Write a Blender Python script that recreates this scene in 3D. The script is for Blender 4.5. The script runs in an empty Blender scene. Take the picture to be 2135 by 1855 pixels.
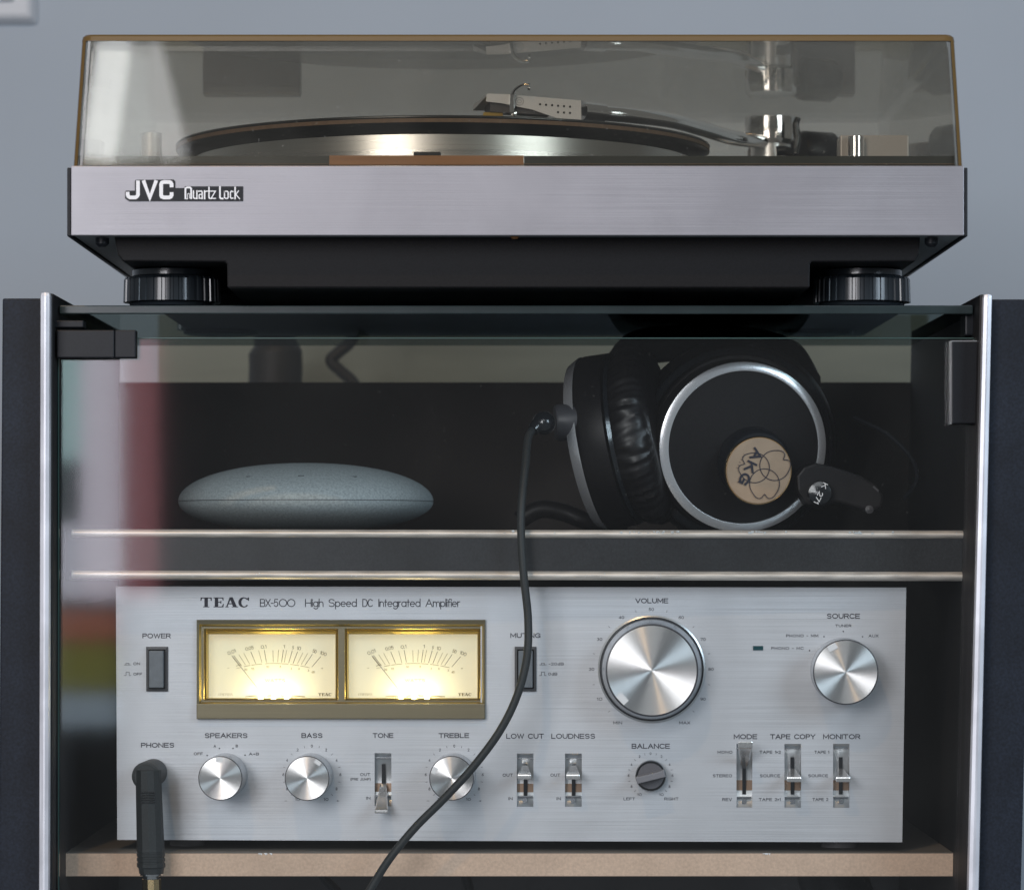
import bpy, bmesh, math, random
from mathutils import Vector, Matrix
R = math.radians
F, CX, CY = 7500.0, 1066.0, 1140.0        # focal length and principal point, in pixels of the 2135 px wide photograph

# ------------------------------------------------------------------ camera, world, light
scn = bpy.context.scene
cd = bpy.data.cameras.new('camera'); cam = bpy.data.objects.new('camera', cd)
scn.collection.objects.link(cam); scn.camera = cam
cam.location = (0, 0, 0); cam.rotation_euler = (R(90), 0, 0)
cd.sensor_width = 36; cd.lens = 36 * F / 2135
cd.shift_x = (1067.5 - CX) / 2135; cd.shift_y = (CY - 927.5) / 2135
cd.clip_start = 0.05; cd.clip_end = 50
cd.dof.use_dof = True; cd.dof.focus_distance = 1.868; cd.dof.aperture_fstop = 13
wd = bpy.data.worlds.new('World'); scn.world = wd; wd.use_nodes = True
bg = wd.node_tree.nodes['Background']; bg.inputs[0].default_value = (0.37, 0.40, 0.44, 1); bg.inputs[1].default_value = 0.34
scn.view_settings.view_transform = 'Standard'; scn.view_settings.look = 'None'
scn.view_settings.exposure = 0.16; scn.view_settings.gamma = 1

def lamp(name, loc, target, sx, sy, radiance, col, roll=0, shape='RECTANGLE'):
    l = bpy.data.lights.new(name, 'AREA'); l.shape = shape; l.size = sx; l.size_y = sy
    area = sx * sy * (math.pi / 4 if shape == 'ELLIPSE' else 1)
    l.energy = radiance * math.pi * area; l.color = col
    o = bpy.data.objects.new(name, l); scn.collection.objects.link(o); o.location = loc
    d = Vector(target) - Vector(loc)
    o.rotation_euler = (d.to_track_quat('-Z', 'Y').to_matrix() @ Matrix.Rotation(R(roll), 3, 'Z')).to_euler()
    return o
lamp('window_or_added_light', (-1.10, -0.7, 0.66), (0, 1.9, 0), 0.9, 1.0, 7.8, (0.97, 0.96, 1.0))
lamp('window_or_added_light', (1.70, -0.05, 0.85), (0, 1.9, 0), 0.9, 0.9, 8.6, (0.70, 0.85, 1.0))
lamp('ceiling_spot', (-0.38, 0.55, 1.45), (0, 1.9, 0), 0.035, 0.035, 1300, (1.0, 0.62, 0.3))
lamp('room_light', (-0.2, -1.6, 1.9), (0, 1.9, 0.1), 1.6, 0.8, 2.6, (0.95, 0.96, 1.0))
# what the glass door mirrors at its left: a bright curtained window of the room, far behind the camera
def mirrored(x0, x1, y0, y1, rad, col):   # pixel rectangle on the door pane -> lamp at Y=-2 seen by reflection
    yp, yl = 1.836, -2.0
    m = (2 * yp - yl) / F                 # mirror image sits at this distance
    X0, X1 = (x0 - CX) * m, (x1 - CX) * m; Z0, Z1 = (CY - y1) * m, (CY - y0) * m
    lamp('window_or_added_light', ((X0 + X1) / 2, yl, (Z0 + Z1) / 2), ((X0 + X1) / 2, 5, (Z0 + Z1) / 2), X1 - X0, Z1 - Z0, rad, col)
mirrored(-560, 60, 420, 1330, 5.2, (0.95, 0.93, 1.0))  # added outside the pane's mirror view to brighten the left of the amplifier
mirrored(105, 168, 700, 960, 4.6, (0.62, 0.92, 0.95))
mirrored(168, 255, 700, 1250, 5.6, (0.92, 0.86, 1.0))
mirrored(105, 168, 960, 1090, 0.5, (0.5, 0.75, 0.8))
mirrored(105, 168, 1090, 1250, 5.0, (0.85, 0.86, 1.0))
mirrored(255.3, 330, 700, 1250, 1.9, (1.0, 0.36, 0.42))
mirrored(105, 250, 1270, 1335, 2.0, (1.0, 0.36, 0.22))
mirrored(105, 250, 1340, 1440, 1.9, (0.55, 0.55, 0.1))
mirrored(105, 250, 1445, 1515, 2.8, (0.6, 0.75, 0.9))

# strip lamps added so the lid's left end mirrors a pale fan
def lid_mirrored(pa, pb, w, rad, col):
    th = R(4.0); nn = Vector((0, -math.cos(th), math.sin(th))); yl = -2.0
    def ref(px, py):
        d = Vector(((px - CX) / F, 1, (CY - py) / F)); p = d * 1.8; r = d - nn * 2 * d.dot(nn); return p + r * ((yl - p.y) / r.y)
    a, b = ref(*pa), ref(*pb); m = (3.6 - yl) / F; c = (a + b) / 2; dv = b - a
    o = lamp('window_or_added_light', c, c + Vector((0, 5, 0)), w * m, math.hypot(dv.x, dv.z), rad, col)
    # long side along a->b, facing +Y (toward the rack)
    z = Vector((0, -1, 0)); y = Vector((dv.x, 0, dv.z)).normalized(); x = y.cross(z).normalized()
    o.rotation_euler = Matrix((x, y, z)).transposed().to_euler()
lid_mirrored((240, 84), (205, 350), 72, 9.5, (0.93, 0.97, 1.0))
lid_mirrored((262, 110), (285, 350), 78, 4.2, (0.90, 0.96, 1.0))
lid_mirrored((305, 105), (365, 350), 62, 3.6, (0.92, 0.95, 1.0))

# ------------------------------------------------------------------ helpers
WL = {}
def W(px, py, Y): return Vector(((px - CX) / F * Y, Y, (CY - py) / F * Y))
def link(o, parent=None, wloc=None):
    scn.collection.objects.link(o)
    wloc = Vector(wloc) if wloc is not None else Vector((0, 0, 0))
    WL[o.name] = wloc
    if parent is not None:
        o.parent = parent; o.location = wloc - WL[parent.name]
    else: o.location = wloc
def thing(name, label, cat, loc, group=None):
    o = bpy.data.objects.new(name, None); o.empty_display_size = 0.02; link(o, None, loc)
    o['label'] = label; o['category'] = cat
    if group: o['group'] = group
    return o
class MB:
    def __init__(s): s.v = []; s.f = []; s.m = []; s.sm = []
    def add(s, vs, fs, mi=0, smooth=False):
        b = len(s.v); s.v += [Vector(v) for v in vs]
        for f in fs: s.f.append([i + b for i in f]); s.m.append(mi); s.sm.append(smooth)
        return s
    def build(s, name, mat, parent=None, label=None, kind=None, bevel=0, fix=True):
        me = bpy.data.meshes.new(name)
        lo = Vector([min(v[i] for v in s.v) for i in range(3)]); hi = Vector([max(v[i] for v in s.v) for i in range(3)])
        c = (lo + hi) / 2
        me.from_pydata([v - c for v in s.v], [], s.f)
        for p, mi, sm in zip(me.polygons, s.m, s.sm): p.material_index = mi; p.use_smooth = sm
        for m in (mat if isinstance(mat, (list, tuple)) else [mat]): me.materials.append(m)
        bm = bmesh.new(); bm.from_mesh(me)
        lv = [v for v in bm.verts if not v.link_faces]
        if lv: bmesh.ops.delete(bm, geom=lv, context='VERTS')
        if fix: bmesh.ops.recalc_face_normals(bm, faces=bm.faces)
        if bevel:
            es = [e for e in bm.edges if len(e.link_faces) == 2 and e.calc_face_angle(0) > 0.6]
            bmesh.ops.bevel(bm, geom=es, offset=bevel, segments=2, profile=0.6, affect='EDGES', clamp_overlap=True)
        for e in bm.edges:
            if len(e.link_faces) == 2 and e.calc_face_angle(0) > 0.7: e.smooth = False
        bm.to_mesh(me); bm.free()
        o = bpy.data.objects.new(name, me); link(o, parent, c)
        if label: o['label'] = label
        if kind: o['kind'] = kind
        return o
def bx(mb, a, b, mi=0):
    x0, y0, z0 = a; x1, y1, z1 = b
    return mb.add([(x0,y0,z0),(x1,y0,z0),(x1,y1,z0),(x0,y1,z0),(x0,y0,z1),(x1,y0,z1),(x1,y1,z1),(x0,y1,z1)],
        [(0,3,2,1),(4,5,6,7),(0,1,5,4),(1,2,6,5),(2,3,7,6),(3,0,4,7)], mi)
def box(name, a, b, mat, parent=None, bevel=0, **k): return bx(MB(), a, b).build(name, mat, parent, bevel=bevel, **k)
def hexa(mb, q0, q1, mi=0):               # two quads, front and back, same winding
    return mb.add(list(q0) + list(q1), [(0,1,2,3),(7,6,5,4),(0,4,5,1),(1,5,6,2),(2,6,7,3),(3,7,4,0)], mi)
def axes(ax):
    ax = Vector(ax).normalized(); u = ax.cross(Vector((0, 0, 1)))
    if u.length < 0.05: u = Vector((1, 0, 0))
    u.normalize(); return ax, u, ax.cross(u).normalized()
def lathe(mb, prof, o, ax, seg=48, mi=0, smooth=True, rf=None, caps=True, el=1.0):
    ax, u, v = axes(ax); o = Vector(o); vs = []; fs = []
    for (r, h) in prof:
        for k in range(seg):
            t = 2 * math.pi * k / seg; rr = r * (rf(t, h) if rf else 1)
            vs.append(o + ax * h + (u * math.cos(t) * el + v * math.sin(t)) * rr)
    for j in range(len(prof) - 1):
        for k in range(seg):
            a = j * seg + k; b = j * seg + (k + 1) % seg
            fs.append((a, b, b + seg, a + seg))
    mb.add(vs, fs, mi, smooth)
    if caps:
        base = len(mb.v) - len(vs)
        for j, rev in ((0, 1), (len(prof) - 1, 0)):
            if prof[j][0] > 1e-6:
                idx = [base + j * seg + k for k in range(seg)]
                mb.f.append(idx[::-1] if rev else idx); mb.m.append(mi); mb.sm.append(False)
    return mb
def crom(P, n=8):
    out = []; P = [Vector(p) for p in P]; Q = [2 * P[0] - P[1]] + P + [2 * P[-1] - P[-2]]
    for i in range(1, len(Q) - 2):
        for k in range(n):
            t = k / n; a, b, c, d = Q[i-1], Q[i], Q[i+1], Q[i+2]
            out.append(0.5 * ((2*b) + (c-a)*t + (2*a-5*b+4*c-d)*t*t + (-a+3*b-3*c+d)*t**3))
    return out + [P[-1]]
def tube(mb, pts, r, seg=12, mi=0, flat=1.0):
    vs = []; fs = []; n = len(pts); up = None
    for i, p in enumerate(pts):
        t = (pts[min(i+1, n-1)] - pts[max(i-1, 0)]).normalized()
        if up is None: up = axes(t)[1]
        up = (up - t * up.dot(t)).normalized(); w = t.cross(up)
        rr = r(i / (n - 1)) if callable(r) else r
        for k in range(seg):
            a = 2 * math.pi * k / seg; vs.append(p + (up * math.cos(a) + w * math.sin(a) * flat) * rr)
    for i in range(n - 1):
        for k in range(seg): fs.append((i*seg+k, i*seg+(k+1) % seg, (i+1)*seg+(k+1) % seg, (i+1)*seg+k))
    mb.add(vs, fs, mi, True); b = len(mb.v) - len(vs)
    for idx in ([b+k for k in range(seg)][::-1], [b+(n-1)*seg+k for k in range(seg)]):
        mb.f.append(idx); mb.m.append(mi); mb.sm.append(False)
    return mb

# ------------------------------------------------------------------ materials
def nm(name):
    m = bpy.data.materials.new(name); m.use_nodes = True; nt = m.node_tree
    return m, nt, nt.nodes['Principled BSDF']
def setin(n, **k):
    for a, v in k.items():
        a = a.replace('_', ' '); n.inputs[a].default_value = v if not isinstance(v, tuple) else (*v, 1) if len(v) == 3 else v
def mat(name, col, rough=0.5, metal=0.0, noise=0.0, nscale=(60, 60, 60), bump=0.0, aniso=0.0, tang=None, spec=0.5, col2=None, coat=0.0, detail=4, rvar=0.0):
    m, nt, b = nm(name); setin(b, Base_Color=col, Roughness=rough, Metallic=metal, Specular_IOR_Level=spec, Coat_Weight=coat)
    L = nt.links.new
    if noise or bump or col2 or rvar:
        tc = nt.nodes.new('ShaderNodeTexCoord'); mp = nt.nodes.new('ShaderNodeMapping'); L(tc.outputs['Object'], mp.inputs[0])
        mp.inputs['Scale'].default_value = nscale
        no = nt.nodes.new('ShaderNodeTexNoise'); no.inputs['Scale'].default_value = 1; no.inputs['Detail'].default_value = detail
        L(mp.outputs[0], no.inputs['Vector'])
        if noise or col2:
            mx = nt.nodes.new('ShaderNodeMix'); mx.data_type = 'RGBA'
            c2 = col2 or tuple(c * (1 - noise) for c in col); c1 = col if col2 else tuple(min(1, c * (1 + noise)) for c in col)
            mx.inputs[6].default_value = (*c2, 1); mx.inputs[7].default_value = (*c1, 1)
            rg = nt.nodes.new('ShaderNodeMapRange'); rg.inputs[1].default_value = 0.3; rg.inputs[2].default_value = 0.7
            L(no.outputs['Fac'], rg.inputs[0]); L(rg.outputs[0], mx.inputs[0]); L(mx.outputs[2], b.inputs['Base Color'])
        if rvar:
            rr = nt.nodes.new('ShaderNodeMapRange'); rr.inputs[1].default_value = 0.3; rr.inputs[2].default_value = 0.7
            rr.inputs[3].default_value = rough - rvar; rr.inputs[4].default_value = rough + rvar
            L(no.outputs['Fac'], rr.inputs[0]); L(rr.outputs[0], b.inputs['Roughness'])
        if bump:
            bp = nt.nodes.new('ShaderNodeBump'); bp.inputs['Strength'].default_value = bump; bp.inputs['Distance'].default_value = 0.0003
            L(no.outputs['Fac'], bp.inputs['Height']); L(bp.outputs[0], b.inputs['Normal'])
    if aniso:
        b.inputs['Anisotropic'].default_value = aniso
        b.inputs['Anisotropic Rotation'].default_value = 0.25
        tg = nt.nodes.new('ShaderNodeTangent'); tg.direction_type = 'RADIAL'; tg.axis = tang or 'Y'
        L(tg.outputs[0], b.inputs['Tangent'])
    return m
def glass(name, tint, f0=0.04, rough=0.0, haze=0.0, gr=1.0):
    m, nt, b = nm(name); L = nt.links.new; nt.nodes.remove(b); out = nt.nodes['Material Output']
    tr = nt.nodes.new('ShaderNodeBsdfTransparent'); tr.inputs[0].default_value = (*tint, 1)
    gl = nt.nodes.new('ShaderNodeBsdfGlossy'); gl.inputs['Roughness'].default_value = rough
    lw = nt.nodes.new('ShaderNodeLayerWeight'); lw.inputs[0].default_value = 0.5
    pw = nt.nodes.new('ShaderNodeMath'); pw.operation = 'POWER'; pw.inputs[1].default_value = 5; L(lw.outputs['Facing'], pw.inputs[0])
    ma = nt.nodes.new('ShaderNodeMath'); ma.operation = 'MULTIPLY_ADD'; ma.inputs[1].default_value = (1 - f0) * gr; ma.inputs[2].default_value = f0
    L(pw.outputs[0], ma.inputs[0])
    mx = nt.nodes.new('ShaderNodeMixShader'); L(ma.outputs[0], mx.inputs[0]); L(gl.outputs[0], mx.inputs[2])
    if haze:      # fine dust and scuffs
        df = nt.nodes.new('ShaderNodeBsdfDiffuse'); df.inputs[0].default_value = (0.5, 0.5, 0.47, 1)
        m2 = nt.nodes.new('ShaderNodeMixShader')
        tc = nt.nodes.new('ShaderNodeTexCoord'); n1 = nt.nodes.new('ShaderNodeTexNoise'); n1.inputs['Scale'].default_value = 9; n1.inputs['Detail'].default_value = 7; n1.inputs['Distortion'].default_value = 1.2
        n2 = nt.nodes.new('ShaderNodeTexNoise'); n2.inputs['Scale'].default_value = 420; n2.inputs['Detail'].default_value = 2
        L(tc.outputs['Object'], n1.inputs['Vector']); L(tc.outputs['Object'], n2.inputs['Vector'])
        r1 = nt.nodes.new('ShaderNodeMapRange'); r1.inputs[1].default_value = 0.42; r1.inputs[2].default_value = 0.72; r1.inputs[3].default_value = haze * 0.3; r1.inputs[4].default_value = haze * 2.0; L(n1.outputs['Fac'], r1.inputs[0])
        r2 = nt.nodes.new('ShaderNodeMapRange'); r2.inputs[1].default_value = 0.71; r2.inputs[2].default_value = 0.76; r2.inputs[3].default_value = 0; r2.inputs[4].default_value = min(0.35, haze * 9); L(n2.outputs['Fac'], r2.inputs[0])
        sm = nt.nodes.new('ShaderNodeMath'); sm.operation = 'ADD'; L(r1.outputs[0], sm.inputs[0]); L(r2.outputs[0], sm.inputs[1]); L(sm.outputs[0], m2.inputs[0])
        L(tr.outputs[0], m2.inputs[1]); L(df.outputs[0], m2.inputs[2]); L(m2.outputs[0], mx.inputs[1])
    else: L(tr.outputs[0], mx.inputs[1])
    L(mx.outputs[0], out.inputs[0]); return m
def emit(name, col, s, base=None):
    m, nt, b = nm(name); setin(b, Base_Color=base or col, Roughness=0.8); b.inputs['Emission Color'].default_value = (*col, 1); b.inputs['Emission Strength'].default_value = s
    return m

M = {}
M['wall'] = mat('wall_paint', (0.425, 0.475, 0.53), 0.8, noise=0.05, nscale=(3, 3, 3), bump=0.0, detail=9)
M['switch'] = mat('switch_plastic', (0.55, 0.57, 0.6), 0.35)
M['board'] = mat('black_board', (0.012, 0.017, 0.028), 0.55, noise=0.35, nscale=(700, 700, 700), spec=0.28)
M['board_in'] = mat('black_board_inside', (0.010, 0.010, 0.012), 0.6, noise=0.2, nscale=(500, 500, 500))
M['trim'] = mat('aluminium_trim', (0.74, 0.76, 0.82), 0.42, 0.5, noise=0.12, nscale=(200, 200, 12), rvar=0.08)
M['strip'] = mat('worn_metal_strip', (0.78, 0.72, 0.66), 0.42, 0.4, noise=0.22, nscale=(60, 300, 500), rvar=0.1)
M['chip'] = mat('bare_metal_chip', (0.85, 0.9, 0.92), 0.3, 0.6)
M['divider'] = mat('divider_laminate', (0.022, 0.024, 0.028), 0.35, noise=0.3, nscale=(900, 900, 900))
M['backp'] = mat('brown_back_panel', (0.023, 0.0155, 0.0125), 0.7, noise=0.25, nscale=(8, 8, 8))
M['lowback'] = mat('slate_panel', (0.05, 0.052, 0.06), 0.6, noise=0.2, nscale=(6, 6, 6))
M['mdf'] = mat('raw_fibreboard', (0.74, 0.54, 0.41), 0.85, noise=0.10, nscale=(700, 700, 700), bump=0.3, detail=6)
M['mdf_shaded'] = mat('shaded_fibreboard', (0.20, 0.18, 0.16), 0.6, noise=0.08, nscale=(60, 60, 60))  # shade on the board's top put into its darker colour
M['smoked'] = glass('smoked_glass', (0.50, 0.55, 0.54), gr=0.06)
M['pane'] = glass('door_glass', (0.97, 0.98, 0.975), 0.036, rough=0.04, haze=0.004)
M['gedge'] = mat('glass_edge', (0.030, 0.045, 0.046), 0.25, noise=0.2, nscale=(40, 40, 40))
M['gedge2'] = mat('glass_edge_lit', (0.06, 0.12, 0.11), 0.3)
M['acryl'] = glass('smoky_acrylic', (0.915, 0.893, 0.845), 0.042, rough=0.02, haze=0.018)
M['ochre'] = mat('acrylic_edge', (0.155, 0.095, 0.030), 0.18, coat=0.3)
M['brush'] = mat('brushed_aluminium', (0.345, 0.34, 0.365), 0.44, 0.65, noise=0.055, nscale=(9, 9, 2600), bump=0.22, rvar=0.05)
M['brush2'] = mat('brushed_faceplate', (0.66, 0.675, 0.715), 0.45, 0.45, noise=0.10, nscale=(10, 10, 2600), bump=0.22, rvar=0.05)
M['spun'] = mat('spun_aluminium', (0.96, 0.94, 0.93), 0.32, 1.0, aniso=0.98, tang='Y')
M['knobside'] = mat('knob_side', (0.45, 0.47, 0.50), 0.25, 0.9)
M['rim'] = mat('knob_rim', (0.05, 0.05, 0.06), 0.3)
M['chrome'] = mat('chrome', (0.84, 0.85, 0.87), 0.10, 1.0)
M['ring'] = mat('silver_ring', (0.93, 0.93, 0.95), 0.22, 0.75)
M['wall_shade'] = mat('shaded_wall_olive', (0.21, 0.215, 0.17), 0.7, noise=0.12, nscale=(7, 3, 60))  # dimness of the wall behind the rack put into the colour
M['lever'] = mat('lever_metal', (0.80, 0.79, 0.79), 0.18, 0.8)
M['block'] = mat('grey_metal_block', (0.36, 0.35, 0.34), 0.4, 0.2)
M['satin'] = mat('satin_silver', (0.66, 0.68, 0.70), 0.3, 0.7)
M['platter'] = mat('platter_rim', (0.50, 0.495, 0.48), 0.28, 1.0, rvar=0.03, nscale=(2, 2, 500))
M['white'] = mat('white_print', (0.95, 0.95, 0.97), 0.35)
def smudge(m, sc=14, amt=0.10):
    nt = m.node_tree; b = nt.nodes['Principled BSDF']; L = nt.links.new
    src = b.inputs['Base Color'].links[0].from_socket
    tc = nt.nodes.new('ShaderNodeTexCoord'); n1 = nt.nodes.new('ShaderNodeTexNoise'); n1.inputs['Scale'].default_value = sc; n1.inputs['Detail'].default_value = 8; n1.inputs['Distortion'].default_value = 0.8
    L(tc.outputs['Object'], n1.inputs['Vector'])
    r = nt.nodes.new('ShaderNodeMapRange'); r.inputs[1].default_value = 0.35; r.inputs[2].default_value = 0.7; r.inputs[3].default_value = 1 + amt * 0.4; r.inputs[4].default_value = 1 - amt
    L(n1.outputs['Fac'], r.inputs[0]); mx = nt.nodes.new('ShaderNodeVectorMath'); mx.operation = 'SCALE'; L(src, mx.inputs[0]); L(r.outputs[0], mx.inputs['Scale']); L(mx.outputs[0], b.inputs['Base Color'])
smudge(M['brush']); smudge(M['brush2']); smudge(M['board'], 20, 0.35); smudge(M['divider'], 20, 0.3); smudge(M['mdf'], 25, 0.10); smudge(M['trim'], 30, 0.2)
M['ink'] = mat('dark_print', (0.030, 0.028, 0.045), 0.6)
M['inksoft'] = mat('soft_print', (0.05, 0.05, 0.065), 0.6)
M['blackp'] = mat('black_plastic', (0.009, 0.011, 0.015), 0.42, noise=0.2, nscale=(900, 900, 900), spec=0.3)
M['blackg'] = mat('black_gloss', (0.010, 0.012, 0.015), 0.16, coat=0.4)
M['footp'] = mat('foot_plastic_black', (0.020, 0.026, 0.032), 0.24, coat=0.3)
M['rubber'] = mat('black_rubber', (0.022, 0.027, 0.030), 0.55, noise=0.2, nscale=(1200, 1200, 1200), bump=0.2)
M['darkgrey'] = mat('dark_grey_plastic', (0.055, 0.055, 0.062), 0.4)
M['switchgrey'] = mat('grey_button', (0.16, 0.18, 0.205), 0.45, noise=0.1, nscale=(400, 400, 400))
M['bezel'] = mat('bronze_bezel', (0.215, 0.185, 0.118), 0.38, 0.55, noise=0.06, nscale=(9, 9, 1500))
M['gold'] = mat('gold_bezel', (0.48, 0.37, 0.12), 0.32, 0.85)
M['brass'] = mat('gold_plating', (0.80, 0.62, 0.34), 0.22, 1.0)
M['dial'] = emit('backlit_dial', (1.0, 0.93, 0.72), 0.40, (0.60, 0.57, 0.46))
M['dialink'] = mat('dial_print', (0.12, 0.09, 0.03), 0.8)
M['dialink2'] = mat('faint_dial_print', (0.30, 0.25, 0.11), 0.8)
M['mglass'] = glass('meter_glass', (0.99, 0.985, 0.95), 0.03)
M['vinyl'] = mat('black_vinyl', (0.010, 0.011, 0.011), 0.3, noise=0.1, nscale=(50, 50, 50))
M['cork'] = mat('tan_mat_edge', (0.13, 0.083, 0.05), 0.7, noise=0.15, nscale=(300, 300, 300))
M['under'] = mat('grey_underside', (0.16, 0.19, 0.20), 0.4)
M['tub'] = mat('black_tub', (0.0055, 0.0052, 0.006), 0.5, noise=0.3, nscale=(1100, 1100, 1100), bump=0.15, spec=0.22)
M['wood'] = mat('amber_strip', (0.26, 0.115, 0.035), 0.4, noise=0.12, nscale=(10, 10, 400))
M['darkgreen'] = mat('black_strip', (0.020, 0.024, 0.020), 0.3)
M['fabric'] = mat('grey_green_shell', (0.40, 0.45, 0.46), 0.8, noise=0.22, nscale=(900, 900, 900), bump=0.5)
M['leather'] = mat('black_leatherette', (0.008, 0.007, 0.008), 0.40, noise=0.3, nscale=(160, 160, 160), bump=0.5)
M['hpmatte'] = mat('headphone_shell', (0.008, 0.007, 0.008), 0.42, noise=0.25, nscale=(800, 800, 800), spec=0.25)
M['cream'] = mat('tan_emblem', (0.50, 0.36, 0.25), 0.35, noise=0.08, nscale=(90, 90, 90), coat=0.4)
M['led'] = mat('unlit_teal_led', (0.01, 0.07, 0.085), 0.2)
M['yellow'] = mat('yellow_stylus_body', (0.33, 0.22, 0.02), 0.5)
M['greyp'] = mat('dark_cable_jacket', (0.022, 0.021, 0.020), 0.6)

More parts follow.
